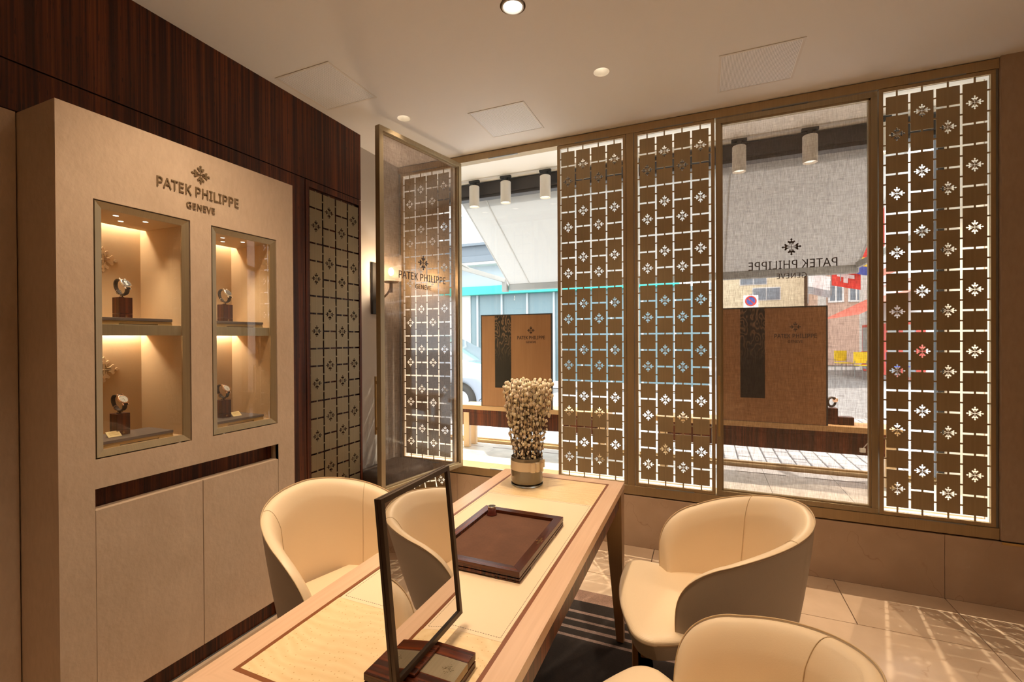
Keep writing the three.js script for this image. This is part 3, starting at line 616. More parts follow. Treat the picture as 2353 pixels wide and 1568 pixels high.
// ---- vase and willow
{
  const VX = -0.756, VZ = -1.962, v = thing('glass_vase', 'low round taupe glass vase with cream ribbon on the table end', 'vase', [VX, TY, VZ]);
  const R = 0.0735, H = 0.128;
  part('glass_base', lathe([[0, 0], [R - 0.004, 0], [R, 0.003], [R, 0.012], [0, 0.012]], 48), M.vaseGlass, v);
  part('body', lathe([[0, 0.0125], [R - 0.004, 0.0125], [R - 0.001, 0.016], [R, 0.03], [R, H], [R - 0.002, H + 0.001], [R - 0.004, H], [R - 0.004, 0.10], [0, 0.10]], 64), M.vase, v);
  part('ribbon', lathe([[R + 0.0002, 0.073], [R + 0.002, 0.0735], [R + 0.002, 0.114], [R + 0.0002, 0.1145]], 64), M.ribbon, v);
  const bow = new THREE.Group(); bow.name = 'bow'; bow.rotation.y = 0.95; v.add(bow);   // bow sits on the side turned to the right of the viewer
  const loopS = (s) => uvm(grid(18, 2, (u, q) => { const a = -2.6 + 5.2 * u; return [s * (0.017 + 0.017 * Math.cos(a * 0.62)), 0.074 + q * 0.040, R + 0.006 + 0.012 * Math.sin(a * 0.6) * (s > 0 ? 1 : 1)]; }));
  const RB = std([0.80, 0.66, 0.46], 0.4, { side: THREE.DoubleSide });
  part('bow_loop', loopS(1), RB, bow); part('bow_loop', loopS(-1), RB, bow);
  part('bow_knot', bx(-0.008, 0.008, 0.073, 0.115, R + 0.001, R + 0.019, 0.004), M.ribbon, bow);
  part('bow_tail', [bx(0.010, 0.040, 0.085, 0.121, R + 0.001, R + 0.003).rotateY(0.15)], M.ribbon, bow);

  const b = thing('willow_bouquet', 'dense upright bunch of pussy willow twigs in the vase', 'bouquet', [VX, TY, VZ]);
  const cat = [], Mx = new THREE.Matrix4(), Qt = new THREE.Quaternion();
  const N = 92;
  for (let i = 0; i < N; i++) {
    const rho = Math.sqrt((i + 0.5) / N), phi = i * 2.39996, r0 = 0.060 * rho, r1 = 0.112 * rho + rr(-0.006, 0.006);
    let top = 0.485 + rr(-0.02, 0.012) - 0.015 * rho; const out = i === N - 3;
    const p0 = [r0 * Math.cos(phi), 0.101, r0 * Math.sin(phi)], p2 = [(out ? 0.125 : r1) * Math.cos(phi), top, (out ? 0.125 : r1) * Math.sin(phi)];
    const p1 = [(p0[0] + p2[0]) / 2 + rr(-0.008, 0.008), (p0[1] + p2[1]) / 2, (p0[2] + p2[2]) / 2 + rr(-0.008, 0.008)];
    part('twig', tube([p0, p1, p2], 0.0013, 8, 4), M.twig, b);
    const cv = new THREE.CatmullRomCurve3([p0, p1, p2].map((p) => new THREE.Vector3(...p)));
    const n = 12 + Math.floor(rr(0, 5));
    for (let k = 0; k < n; k++) {
      const t = Math.pow((k + rr(0.1, 0.9)) / n, 0.8), P = cv.getPoint(Math.min(1, t)), a = rr(0, 6.28), s = rr(0.0054, 0.0082) * (0.72 + 0.38 * t);
      const off = t > 0.97 ? 0 : 0.0055; P.x += off * Math.cos(a); P.z += off * Math.sin(a);
      Qt.setFromEuler(new THREE.Euler(rr(-0.5, 0.5), rr(0, 6.28), rr(-0.5, 0.5)));
      cat.push(Mx.clone().compose(P, Qt, new THREE.Vector3(s, s * rr(1.15, 1.4), s)));
    }
  }
  const im = new THREE.InstancedMesh(new THREE.SphereGeometry(1, 10, 8), M.catkin, cat.length);
  cat.forEach((m, i) => { im.setMatrixAt(i, m); const k = rr(0.8, 1.0); im.setColorAt(i, col(k, k * rr(0.95, 1), k * rr(0.85, 1))); });
  im.name = 'catkins'; im.userData.kind = 'stuff'; shade(im); b.add(im);
}

// ================================================================= CHAIRS
const CH = (() => {
  const W = 0.281, D = 0.335, n = 2.25, AM = 2.0, YB = 0.372, SEAT = 0.452;
  const sp = (v, e) => Math.sign(v) * Math.pow(Math.abs(v), e);
  const plan = (a, o) => [(W + o) * sp(Math.sin(a), 2 / n), -(D + o) * sp(Math.cos(a), 2 / n)];
  const smooth = (t) => { t = clamp(t); return t * t * (3 - 2 * t); };
  const top = (q) => {
    return YB - 0.01 + (0.815 - YB + 0.01) * Math.pow(Math.max(0, 1 - Math.pow(q, 1.25)), 0.225);
  };
  const oOut = (y) => -0.058 * Math.pow(clamp(1 - (y - YB) / (0.80 - YB)), 1.3);
  const TK = 0.062, RR = 0.004;
  const at = (u) => { const q = Math.abs(2 * u - 1); const s = Math.sign(2 * u - 1); return [s * q * AM, q]; };
  // denser sampling near the arm fronts
  const dens = (u) => { const t = 2 * u - 1; return 0.5 + 0.5 * Math.sign(t) * (1 - Math.pow(1 - Math.abs(t), 1.7)); };
  const outer = grid(96, 14, (u, v) => { const [a, q] = at(dens(u)), h = top(q) - RR, y = YB + (Math.max(h, YB + 0.01) - YB) * v; const [x, z] = plan(a, oOut(y)); return [x, y, z]; }, true);
  const inner = grid(96, 22, (u, v) => {
    const [a, q] = at(dens(u)), h = Math.max(top(q), YB + 0.01 + RR);
    let y, o;
    const roll = Math.min(0.075, (h - YB) * 0.45), eb = oOut(h);
    if (v < 0.55) { const k = v / 0.55; y = h - 0.010 * Math.pow(1 - k, 5) - roll * Math.pow(k, 2.4); o = eb - TK * Math.pow(k, 0.85); }
    else { const k = (v - 0.55) / 0.45, yt = h - roll, yb = Math.min(SEAT - 0.05, yt); y = yt + (yb - yt) * k; o = eb - TK - 0.030 * k; }
    const [x, z] = plan(a, o); return [x, y, z];
  }, true);
  const piping = (() => { const pts = []; for (let i = 0; i <= 90; i++) { const [a, q] = at(dens(i / 90)), h = top(q) - RR; const [x, z] = plan(a, oOut(h) + 0.0004); pts.push([x, Math.max(h, YB + 0.01), z]); } return tube(pts, 0.0016, 180, 5); })();
  const seam = (a0) => { const pts = [], q = Math.abs(a0) / AM, h = top(q), roll = 0.075, eb = oOut(h);
    for (let k = 0; k <= 12; k++) { const t = k / 12, [x, z] = plan(a0 * (1 + 0.03 * t), eb - TK * Math.pow(t, 0.85) - 0.0002); pts.push([x, h - 0.010 * Math.pow(1 - t, 5) - roll * Math.pow(t, 2.4) + 0.0004, z]); }
    for (let k = 1; k <= 8; k++) { const t = k / 8, [x, z] = plan(a0 * (1.03 + 0.05 * t), eb - TK - 0.030 * t - 0.0002); pts.push([x, h - roll + (SEAT - 0.02 - h + roll) * t, z]); }
    return tube(pts, 0.0011, 40, 4); };
  const seatShape = (() => { const s = new THREE.Shape(), bw = 0.120, b = -0.212;
    s.moveTo(-bw, b); s.lineTo(bw, b); s.lineTo(0.195, -0.09); s.lineTo(0.210, 0.03); s.quadraticCurveTo(0.262, 0.13, 0.272, 0.205); s.quadraticCurveTo(0.268, 0.262, 0.205, 0.276); s.quadraticCurveTo(0.10, 0.304, 0, 0.304); s.quadraticCurveTo(-0.10, 0.304, -0.205, 0.276); s.quadraticCurveTo(-0.268, 0.262, -0.272, 0.205); s.quadraticCurveTo(-0.262, 0.13, -0.210, 0.03); s.lineTo(-0.195, -0.09); s.lineTo(-bw, b); return s; })();
  const seat = new THREE.ExtrudeGeometry(seatShape, { depth: 0.006, bevelEnabled: true, bevelThickness: 0.014, bevelSize: 0.030, bevelOffset: -0.030, bevelSegments: 7, curveSegments: 18 }).rotateX(Math.PI / 2).translate(0, SEAT - 0.014, 0);
  { const p = seat.attributes.position; for (let i = 0; i < p.count; i++) if (p.getY(i) > SEAT - 0.012) p.setY(i, p.getY(i)); }
  const skirt = new THREE.ExtrudeGeometry(seatShape, { depth: 0.050, bevelEnabled: true, bevelThickness: 0.006, bevelSize: 0.006, bevelOffset: -0.007, bevelSegments: 3, curveSegments: 18 }).rotateX(Math.PI / 2).translate(0, SEAT - 0.022, 0);
  { const p = skirt.attributes.position; for (let i = 0; i < p.count; i++) { const k = (SEAT - 0.03 - p.getY(i)) / 0.055, s = 1 - 0.06 * clamp(k); p.setX(i, p.getX(i) * s); p.setZ(i, p.getZ(i) * s); } skirt.computeVertexNormals(); }
  for (const g of [seat, skirt, outer, inner]) { uvm(g); }
  const seatPipe = (() => { const pts = seatShape.getSpacedPoints(80).map((p) => [p.x * 0.992, SEAT - 0.019, p.y > 0 ? p.y * 0.992 : p.y]); return tube(pts, 0.0022, 160, 5, true); })();
  // shape drawn with y = front; rotateX(+90deg) maps y -> +z
  const frame = [bx(-0.215, 0.215, 0.338, 0.374, 0.205, 0.240, 0.004), bx(-0.11, 0.11, 0.338, 0.374, -0.215, -0.18, 0.004), bx(-0.19, -0.155, 0.338, 0.374, -0.13, 0.23, 0.004), bx(0.155, 0.19, 0.338, 0.374, -0.13, 0.23, 0.004), bx(-0.16, 0.16, 0.338, 0.374, -0.15, -0.12, 0.004)];
  const leg = (sx, sz) => { // blade leg that flares into the rail
    const g = extrude([[0.019, 0], [-0.019, 0], [-0.030, 0.22], [-0.036, 0.345], [0.075, 0.345], [0.045, 0.330], [0.030, 0.295], [0.025, 0.20]], 0.034, { bevelEnabled: true, bevelThickness: 0.004, bevelSize: 0.004, bevelSegments: 2 }).translate(0, 0, -0.017);
    if (sx < 0) { g.scale(1, 1, 1); } g.applyMatrix4(new THREE.Matrix4().makeScale(-sx, 1, 1)); if (sx > 0) { g.index ? 0 : 0; }
    return uvm(g.translate(sx * (sz > 0 ? 0.205 : 0.110), 0.0042, sz > 0 ? 0.225 : -0.170));
  };
  return { outer, inner, piping, seam, seat, skirt, seatPipe, frame, leg };
})();
function chair(pos, turn, label) {
  const t = thing('tub_chair', label, 'chair', pos, turn, 'leather tub chairs at the table');
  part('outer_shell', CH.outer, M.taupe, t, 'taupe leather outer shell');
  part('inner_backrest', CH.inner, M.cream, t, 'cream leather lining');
  part('rim_piping', CH.piping, M.piping, t);
  part('back_seam', CH.seamL ??= CH.seam(0.85), M.piping, t); part('back_seam', CH.seamR ??= CH.seam(-0.85), M.piping, t);
  part('seat', CH.seat, M.cream, t); part('seat_skirt', CH.skirt, M.taupe, t); part('seat_piping', CH.seatPipe, M.piping, t);
  part('seat_frame', CH.frameG ??= merge(CH.frame), M.beech, t);
  for (const sx of [-1, 1]) for (const sz of [-1, 1]) part('leg', CH[`leg${sx}${sz}`] ??= CH.leg(sx, sz), M.beech, t);
  return t;
}
// local front is +z; a turn of -90 degrees faces -x
chair([0.0, 0.0085, -1.792], -78.8 * Math.PI / 180, 'cream tub chair beyond the table, nearest the linen window panel');
chair([-0.042, 0.0085, -1.036], -113.3 * Math.PI / 180, 'cream tub chair cut off by the bottom edge of the photo');
chair([-1.227, 0.0085, -1.334], 73.8 * Math.PI / 180, 'cream tub chair between the table and the wall cabinet');

// ---- rug
{
  const t = thing('rug', 'dark brown rug with a beige end and thin stripes under the table', 'rug', [0, 0, 0]);
  const x0 = -1.62, x1 = 0.33, edges = [-2.478, -2.372, -2.283, -2.263, -2.211, -2.195, -2.151, -2.130, -2.086, -2.068, 0.4];
  const mats = [M.rugBeige, M.rugDark, M.rugStripe, M.rugDark, M.rugStripe, M.rugDark, M.rugStripe, M.rugDark, M.rugStripe, M.rugDark];
  const names = ['beige_end', 'dark_field', 'stripe', 'dark_field', 'stripe', 'dark_field', 'stripe', 'dark_field', 'stripe', 'dark_field'];
  for (let i = 0; i < 10; i++) part(names[i], bx(x0, x1, 0.0005, 0.008, edges[i], edges[i + 1]), mats[i], t);
}
// ---- dark pouf behind the open panel
{
  const t = thing('leather_pouf', 'dark brown leather pouf behind the open linen door', 'pouf', [-2.155, 0, -2.83]);
  part('cushion', new RoundedBoxGeometry(0.40, 0.22, 0.50, 5, 0.06).translate(0, 0.35, 0), M.darkLeather, t);
  part('base', new RoundedBoxGeometry(0.36, 0.23, 0.46, 3, 0.02).translate(0, 0.125, 0), M.darkLeather, t);
  part('seam', tube([[-0.19, 0.30, 0.249], [0, 0.30, 0.2505], [0.19, 0.30, 0.249]], 0.002, 12, 5), M.black, t);
}
// ---- wall sconce behind the open panel
{
  const t = thing('wall_sconce', 'wall sconce with glowing cut-glass shade behind the open linen door', 'sconce', [-2.366, 0, -2.86]);
  part('back_plate', new RoundedBoxGeometry(0.022, 0.396, 0.10, 2, 0.004).translate(0.0115, 1.805, 0.0), M.black, t);
  part('arm', [tube([[0.02, 1.72, 0], [0.09, 1.74, 0], [0.14, 1.79, 0], [0.155, 1.845, 0]], 0.008, 20, 8), cyl(0.014, 0.014, 0.07, 12, 0.155, 1.77, 0)], M.bronze, t);
  part('cup', lathe([[0, 1.84], [0.05, 1.845], [0.06, 1.856], [0, 1.860]], 24).translate(0.155, 0, 0), M.bronze, t);
  part('shade', lathe([[0.078, 1.860], [0.080, 1.863], [0.080, 2.055], [0.078, 2.058], [0.076, 2.055], [0.076, 1.862]], 40).translate(0.155, 0, 0), M.crystal, t, 'cut-glass cylinder shade');
  part('bulb', new THREE.SphereGeometry(0.022, 16, 12).scale(1, 1.5, 1).translate(0.155, 1.93, 0), M.bulb, t);
  const L = new THREE.PointLight(WARM, 0.7, 0, 2); L.position.set(0.155, 1.93, 0); L.castShadow = true; L.shadow.radius = 1; t.add(L);
}
// ---- ceiling downlights
DL.forEach(([x, z, k], i) => {
  const names = ['round flush downlight in the middle of the ceiling', 'round flush downlight above the open linen door', 'large swivelling downlight above the table, at the top edge', 'large swivelling downlight over the near end of the table',
    'round flush downlight in front of the wall cabinet', 'round flush downlight over the near chair', 'round flush downlight near the plaster wall', 'round flush downlight behind the viewer, right of the table axis', 'round flush downlight along the right wall, window side', 'round flush downlight along the right wall, rear side', 'round flush downlight at the back of the room'];
  const t = thing('ceiling_downlight', names[i], 'ceiling light', [x, HC, z], 0, 'recessed ceiling downlights');
  if (k) {
    part('outer_cup', lathe([[0.0555, 0.0], [0.0555, 0.10], [0, 0.10]], 40), M.bronze, t);
    part('swivel_ring', lathe([[0.0475, 0.002], [0.049, -0.004], [0.045, -0.008], [0.0415, -0.004], [0.0415, 0.045], [0.0475, 0.045], [0.0475, 0.002]], 40), M.whitePaint, t);
    const m = part('lens', new THREE.CircleGeometry(0.0412, 40).rotateX(Math.PI / 2).translate(0, 0.004, 0), M.lampGlow, t); m.castShadow = false;
  } else {
    part('inner_cup', lathe([[0.042, 0.0005], [0.039, 0.02], [0.030, 0.045], [0.030, 0.06]], 40), M.cupGlow, t);
    const m = part('lens', new THREE.CircleGeometry(0.030, 32).rotateX(Math.PI / 2).translate(0, 0.046, 0), M.lampGlow, t); m.castShadow = false;
  }
  const I = [5, 1.6, 9, 10, 7, 5, 3.2, 3.5, 8, 6, 3][i];
  const L = new THREE.SpotLight(WARM, I, 0, k ? 0.80 : 0.95, 0.9, 2);
  L.position.set(0, k ? 0.001 : 0.040, 0); L.target.position.set(i === 4 ? -0.30 : 0, -1, i === 4 ? -0.08 : 0); L.castShadow = true; L.shadow.radius = k ? 1.8 : 1.3; t.add(L, L.target);
  if (!k) { L.angle = 0.78; }
});
// ---- ceiling grilles
[[-1.98, -2.002, 'square perforated ceiling grille above the wooden wall'], [-1.195, -2.772, 'square perforated ceiling grille nearest the open linen door'], [0.268, -2.762, 'square perforated ceiling grille on the right of the ceiling']].forEach(([x, z, label]) => {
  const t = thing('ceiling_grille', label, 'vent', [x, HC, z], 0, 'ceiling grilles'), s = 0.192, f = 0.012;
  part('frame', [bx(-s, s, -0.003, 0, -s, -s + f), bx(-s, s, -0.003, 0, s - f, s), bx(-s, -s + f, -0.003, 0, -s + f, s - f), bx(s - f, s, -0.003, 0, -s + f, s - f)], M.grilleFrame, t);
  part('perforated_plate', bx(-s + f, s - f, -0.0018, 0, -s + f, s - f), M.grille, t);
});

// ================================================================= WINDOW BAY
const ZO = -4.10, BF = 0.38, BC = 2.975;
{
  const f = struct('floor', bx(-2.7, 1.75, -0.3, BF - 0.012, ZO + 0.03, ZW - 0.15), M.grout, 'pale stone floor of the window bay');
  for (let x = -2.7; x < 1.7; x += 0.445) part('tile', bx(x + 0.001, Math.min(x + 0.444, 1.70), BF - 0.014, BF, ZO + 0.06, ZW - 0.16, 0.001), M.bayFloor, f);
  for (const [a, b] of [[-2.30, -1.95], [-1.85, -1.45], [-1.35, -0.95], [-0.30, 0.10], [0.22, 0.56], [0.68, 1.04]]) part('air_slot', bx(a, b, BF, BF + 0.0006, -3.910, -3.898), M.brownDark, f);
  part('sill', bx(-2.7, 1.75, 0.2, BF + 0.004, ZW - 0.20, ZW - 0.15), M.bayFloor, f);
  struct('ceiling', [bx(-2.7, 1.75, BC, 3.2, ZO - 0.05, -3.62), bx(-2.7, 1.75, BC, 3.2, -3.612, ZW - 0.16)], M.bayWhite, 'white ceiling of the window bay');
  struct('wall_bay_left', bx(-2.75, -2.55, -0.3, 3.2, ZO, ZW - 0.0), M.bayWhite, 'white end wall of the window bay');
  struct('wall_bay_right', bx(1.535, 1.75, -0.3, 3.2, ZO - 0.05, ZW - 0.15), std([0.80, 0.76, 0.66], 0.8), 'cream end wall of the window bay');
  const w = struct('window_2', null, null, 'street-side shop window of the bay');
  part('threshold', [bx(-2.55, 1.535, BF - 0.03, BF + 0.022, ZO - 0.03, ZO + 0.03), bx(-2.55, 1.535, BF + 0.022, BF + 0.034, ZO - 0.03, ZO)], M.bronze, w);
  part('header_beam', [bx(-2.55, 1.535, 2.85, 2.960, ZO - 0.06, ZO + 0.03), bx(-2.55, 1.535, 2.822, 2.85, ZO - 0.08, ZO + 0.01)], M.header, w);
  part('corner_post', bx(1.500, 1.535, BF, 2.85, ZO - 0.03, ZO + 0.03), M.header, w);
  part('glass_pane', uvm(new THREE.PlaneGeometry(4.06, 2.44).translate(-0.52, BF + 0.034 + 1.22, ZO)), M.glass, w);
  const tr = thing('light_track', 'white ceiling track carrying the bay spotlights', 'track', [0, 0, 0]);
  part('rail', bx(-2.5, 1.5, BC - 0.012, BC, -3.997, -3.963), M.track, tr);
}
[[-2.072, 'leftmost of the three bay spotlights in the open window'], [-1.736, 'middle of the three bay spotlights in the open window'], [-1.339, 'rightmost of the three bay spotlights in the open window'], [0.258, 'bay spotlight left of the other behind the closed linen panel'], [0.730, 'bay spotlight right of the other behind the closed linen panel'], [1.16, 'bay spotlight hidden behind the far right pierced screen']].forEach(([x, label], i) => {
  const t = thing('bay_spotlight', label, 'spotlight', [x, 0, -3.98], 0, 'track spotlights in the window bay');
  part('adapter', [bx(-0.055, 0.055, BC - 0.034, BC - 0.012, -0.015, 0.015, 0.003), cyl(0.013, 0.022, 0.038, 14, 0, 2.905, 0)], M.spotBlack, t);
  part('housing', lathe([[0.043, 2.735], [0.046, 2.706], [0.0495, 2.706], [0.0495, 2.902], [0.046, 2.906], [0, 2.906]], 32), M.spotWhite, t);
  const m = part('lens', new THREE.CircleGeometry(0.043, 32).rotateX(Math.PI / 2).translate(0, 2.722, 0), M.lampGlow, t); m.castShadow = false;
  const L = new THREE.SpotLight(col(1, 0.86, 0.64), i < 3 ? 26 : 15, 0, 0.62, 0.6, 2); L.position.set(0, 2.712, 0); L.target.position.set(0, 0.4, i < 3 ? 0.4 : 0.95); L.castShadow = true; L.shadow.radius = 0.5; t.add(L, L.target);
});
// ---- benches and display boards
function bench(x0, x1, label) {
  const t = thing('display_bench', label, 'bench', [0, BF, 0], 0, 'display benches in the bay'), y = 0.787 - BF, z1 = -3.795, z0 = -4.02;
  part('top_board', bx(x0, x1, y - 0.040, y, z0, z1, 0.002, true), M.benchTop, t);
  part('front_panel', bx(x0 + 0.02, x1 - 0.02, 0.593 - BF, y - 0.075, z1 - 0.05, z1 - 0.03), M.wood, t);
  part('upper_panel', bx(x0 + 0.02, x1 - 0.02, y - 0.073, y - 0.040, z1 - 0.05, z1 - 0.024), M.wood, t);
  for (const x of [x0 + 0.03, x1 - 0.09]) for (const z of [z1 - 0.07, z0 + 0.02]) part('leg', bx(x, x + 0.06, 0.002, y - 0.041, z, z + 0.045, 0.003), M.benchLeg, t);
}
bench(-2.15, -0.74, 'long wooden display bench in the bay behind the vase');
bench(-0.36, 1.22, 'long wooden display bench in the bay behind the closed linen panel');
function board(x0, label) {
  const t = thing('display_board', label, 'display board', [x0, 0.7875, -3.80], 0, 'display boards on the benches'), w = 0.693, h = 0.845;
  part('panel', bx(0.010, w - 0.010, 0.002, h - 0.010, -0.026, 0), M.boardWood, t);
  part('dark_edge', [bx(0, 0.010, 0, h, -0.03, 0.001), bx(w - 0.010, w, 0, h, -0.03, 0.001), bx(0.01, w - 0.01, h - 0.010, h, -0.03, 0.001)], M.header, t);
  const s = uvm(new THREE.PlaneGeometry(0.162, 0.66)); const uv = s.attributes.uv; for (let i = 0; i < uv.count; i++) uv.setXY(i, uv.getX(i) / 0.162 + 0.5, uv.getY(i) / 0.66 + 0.5);
  part('picture_strip', s.translate(0.143 + 0.081, h - 0.010 - 0.33, 0.001), M.swirl, t, 'dark strip printed with pale swirls');
  part('emblem', extrude(crossShape(0.035), 0.0012).translate(0.497, h - 0.148, 0.0), M.print, t);
  part('lettering', text('PATEK PHILIPPE', 0.262, 0.0295, 0.0012, font, 4, 0.018).translate(0.497, h - 0.228, 0), M.print, t);
  part('lettering', text('GENEVE', 0.092, 0.0187, 0.0012, font, 4, 0.014).translate(0.497, h - 0.262, 0), M.print, t);
}
board(-1.917, 'wooden display board with dark swirl strip behind the willow');
board(0.107, 'wooden display board with dark strip behind the closed linen panel');
{ // small stand with a watch beside the right board
  const t = thing('stepped_watch_stand', 'small stepped stand with a watch beside the right display board', 'stand', [0.865, 0.7875, -3.90]);
  part('tall_block', bx(-0.05, 0.01, 0, 0.115, -0.03, 0.03, 0.002), M.woodDisplay, t); part('low_block', bx(0.012, 0.105, 0, 0.055, -0.03, 0.03, 0.002), M.woodDisplay, t);
  part('watch_loop', new THREE.TorusGeometry(0.032, 0.008, 8, 24).rotateY(0.6).translate(-0.022, 0.157, 0), M.darkLeather, t);
  part('watch_case', new THREE.CylinderGeometry(0.019, 0.019, 0.010, 24).rotateZ(Math.PI / 2).rotateY(0.6).translate(0.002, 0.172, -0.012), M.roseGold, t);
  const c = thing('hanging_plug', 'white cable with a plug hanging below the right bench top', 'cable', [1.0, 0.62, -3.79]);
  part('cord', tube([[0.10, 0.115, 0], [0.05, 0.095, 0.002], [0.02, 0.06, 0.002], [0, 0.03, 0.002]], 0.003, 16, 6), M.whitePaint, c); part('plug', bx(-0.022, 0.012, 0.0, 0.030, -0.008, 0.010, 0.004), M.whitePaint, c);
}

// ================================================================= STREET
{
  const g = thing('street_paving', 'cobbled street outside the shop window', 'paving', [0, 0, 0]);
  part('bedding', bx(-40, 40, -0.3, -0.02, -80, ZO - 0.06), M.street, g);
  const list = [];
  for (let c = -30; c < 30; c++) { let z = ZO - 0.15 - rr(0, 0.12); const x = c * 0.145; while (z > -9.5) { const L = rr(0.12, 0.21); list.push([x, z - L / 2, L]); z -= L; } }
  const vis = ([x, z]) => { const d = -z; return (z < -4.7 && z > -7.4 && ((x > 0.0 + (-z - 4.1) * 0.04 && x < 0.35 * d - 0.1) || (x < -0.33 * d && x > -0.60 * d))); };
  const near = list.filter(vis).sort((a, b) => b[1] - a[1]).slice(0, 300), set = new Set(near);
  const shapes = [0.13, 0.15, 0.17, 0.19].map((L) => uvm(new RoundedBoxGeometry(0.135, 0.06, L, 1, 0.012).translate(0, -0.03, 0))), mats = [M.sett, M.settB, M.settC];
  near.forEach(([x, z, L]) => { const k = clamp(Math.round((L - 0.135) / 0.02), 0, 3), m = part('cobble', shapes[k], mats[Math.floor(rnd() * 3)], g); m.position.set(x, rr(-0.004, 0.004), z); m.scale.z = (L - 0.008) / [0.13, 0.15, 0.17, 0.19][k]; });
  const rest = list.filter((l) => !set.has(l)), im = new THREE.InstancedMesh(shapes[1], M.sett, rest.length), mx = new THREE.Matrix4();
  rest.forEach(([x, z, L], i) => { mx.makeScale(1, 1, (L - 0.008) / 0.15).setPosition(x, rr(-0.004, 0.004), z); im.setMatrixAt(i, mx); const k = rr(0.85, 1.2); im.setColorAt(i, col(k, k, k)); });
  im.name = 'cobbles_further_off'; im.userData.kind = 'stuff'; shade(im); g.add(im);
}
{ // awning over the window
  const t = thing('shop_awning', 'pale fabric awning stretched out over the street side window', 'awning', [0, 0, 0]);
  const x0 = -2.36, x1 = 1.42, A = [2.86, -4.22], B = [2.125, -5.5];
  const q = (x, k, dy = 0) => [x, A[0] + (B[0] - A[0]) * k + dy, A[1] + (B[1] - A[1]) * k];
  part('fabric', uvm(grid(1, 1, (u, v) => q(x0 + (x1 - x0) * u, v))), M.awning, t);
  for (const x of [-2.36, -2.08, -1.0, 0.2, 1.40]) part('seam', bar(q(x + 0.008, 0, -0.004), q(x + 0.008, 1, -0.004), 0.014, 0.003), M.awningSeam, t);
  part('front_bar', bx(x0, x1, 2.045, 2.130, -5.56, -5.49, 0.012), M.awningBar, t);
  part('cassette', bx(x0, x1, 2.87, 3.02, -4.34, -4.19, 0.01), M.alu, t);
  part('folding_arm', [bar([-3.15, 2.42, -4.40], [-2.40, 2.175, -5.47], 0.035, 0.055), bar([-3.2, 2.66, -4.25], [-2.70, 2.30, -5.02], 0.014, 0.02), bx(-2.44, -2.37, 2.03, 2.19, -5.52, -5.45, 0.004)], M.awningBar, t);
  part('folding_arm', bar([2.1, 2.5, -4.40], [1.40, 2.12, -5.47], 0.035, 0.055), M.awningBar, t);
}
// ---- buildings
function openings(parent, x0, x1, y0, y1, z, nx, ny, w, h, mat = M.windowPane) {
  for (let i = 0; i < nx; i++) for (let j = 0; j < ny; j++) {
    const cx = x0 + (x1 - x0) * (i + 0.5) / nx, cy = y0 + (y1 - y0) * (j + 0.5) / ny;
    const f = part('window', [bx(cx - w / 2 - 0.08, cx + w / 2 + 0.08, cy - h / 2 - 0.08, cy - h / 2, z - 0.05, z + 0.08), bx(cx - w / 2 - 0.08, cx + w / 2 + 0.08, cy + h / 2, cy + h / 2 + 0.08, z - 0.05, z + 0.06), bx(cx - w / 2 - 0.08, cx - w / 2, cy - h / 2, cy + h / 2, z - 0.05, z + 0.06), bx(cx + w / 2, cx + w / 2 + 0.08, cy - h / 2, cy + h / 2, z - 0.05, z + 0.06), bx(cx - 0.03, cx + 0.03, cy - h / 2, cy + h / 2, z - 0.02, z + 0.05)], M.signWhite, parent);
    part('pane', bx(cx - w / 2, cx + w / 2, cy - h / 2, cy + h / 2, z - 0.02, z + 0.02), mat, f);
  }
}
{
  const b = thing('glass_shopfront', 'low shop building with turquoise fascia across the street', 'building', [0, 0, 0]);
  const Z = -13;
  part('core', bx(-14, -0.6, 0, 3.75, Z - 5, Z - 0.12), M.paleGrey, b);
  part('fascia', bx(-14, -0.6, 2.80, 3.06, Z - 0.1, Z + 0.25), M.turquoise, b, 'bright turquoise fascia band');
  for (let i = 0; i < 9; i++) { const x = -7.54 + 0.853 * i; part('glass_panel', bx(x + 0.03, x + 0.823, 0.10, 2.80, Z - 0.12, Z - 0.06), M.shopGlass, b); part('mullion', bx(x - 0.03, x + 0.03, 0, 2.80, Z - 0.10, Z), M.shopMullion, b); }
  part('white_pier', bx(-9.5, -6.95, 0, 2.80, Z - 0.12, Z - 0.02), M.facade, b);
  part('kerb', bx(-14, -0.6, 0, 0.14, Z - 0.2, Z + 0.6), M.facade, b);
  for (const x of [-10, -6.95, -3.9, -1.2]) part('column', new THREE.CylinderGeometry(0.17, 0.17, 0.75, 20).translate(x, 3.43, Z - 0.35), M.facade, b);
  part('upper_panel', bx(-14, -0.6, 3.06, 3.78, Z - 0.9, Z - 0.8), M.lilac, b);
  part('soffit', bx(-14, -0.6, 3.74, 3.82, Z - 1.2, Z + 0.3), M.facade, b);
  part('canopy_roof', [bx(-14, -0.6, 3.82, 4.0, Z - 1.2, Z + 0.35), bx(-14, -0.6, 4.0, 4.32, Z - 1.2, Z + 0.25), bx(-14, -0.6, 4.32, 4.40, Z - 1.2, Z + 0.4)], M.slate, b);
}
{
  const b = thing('white_building', 'white building with cornice rising behind the turquoise shopfront', 'building', [0, 0, 0]);
  part('wall', bx(-22, -3.5, 0, 11, -26, -19), M.facade, b);
  part('cornice', [bx(-22.2, -3.3, 7.9, 8.15, -19.2, -18.6), bx(-22.2, -3.3, 8.9, 9.05, -19.2, -18.7)], M.signWhite, b);
  openings(b, -18, -4, 5.3, 7.6, -19, 5, 1, 1.2, 1.5, M.paleGrey);
}
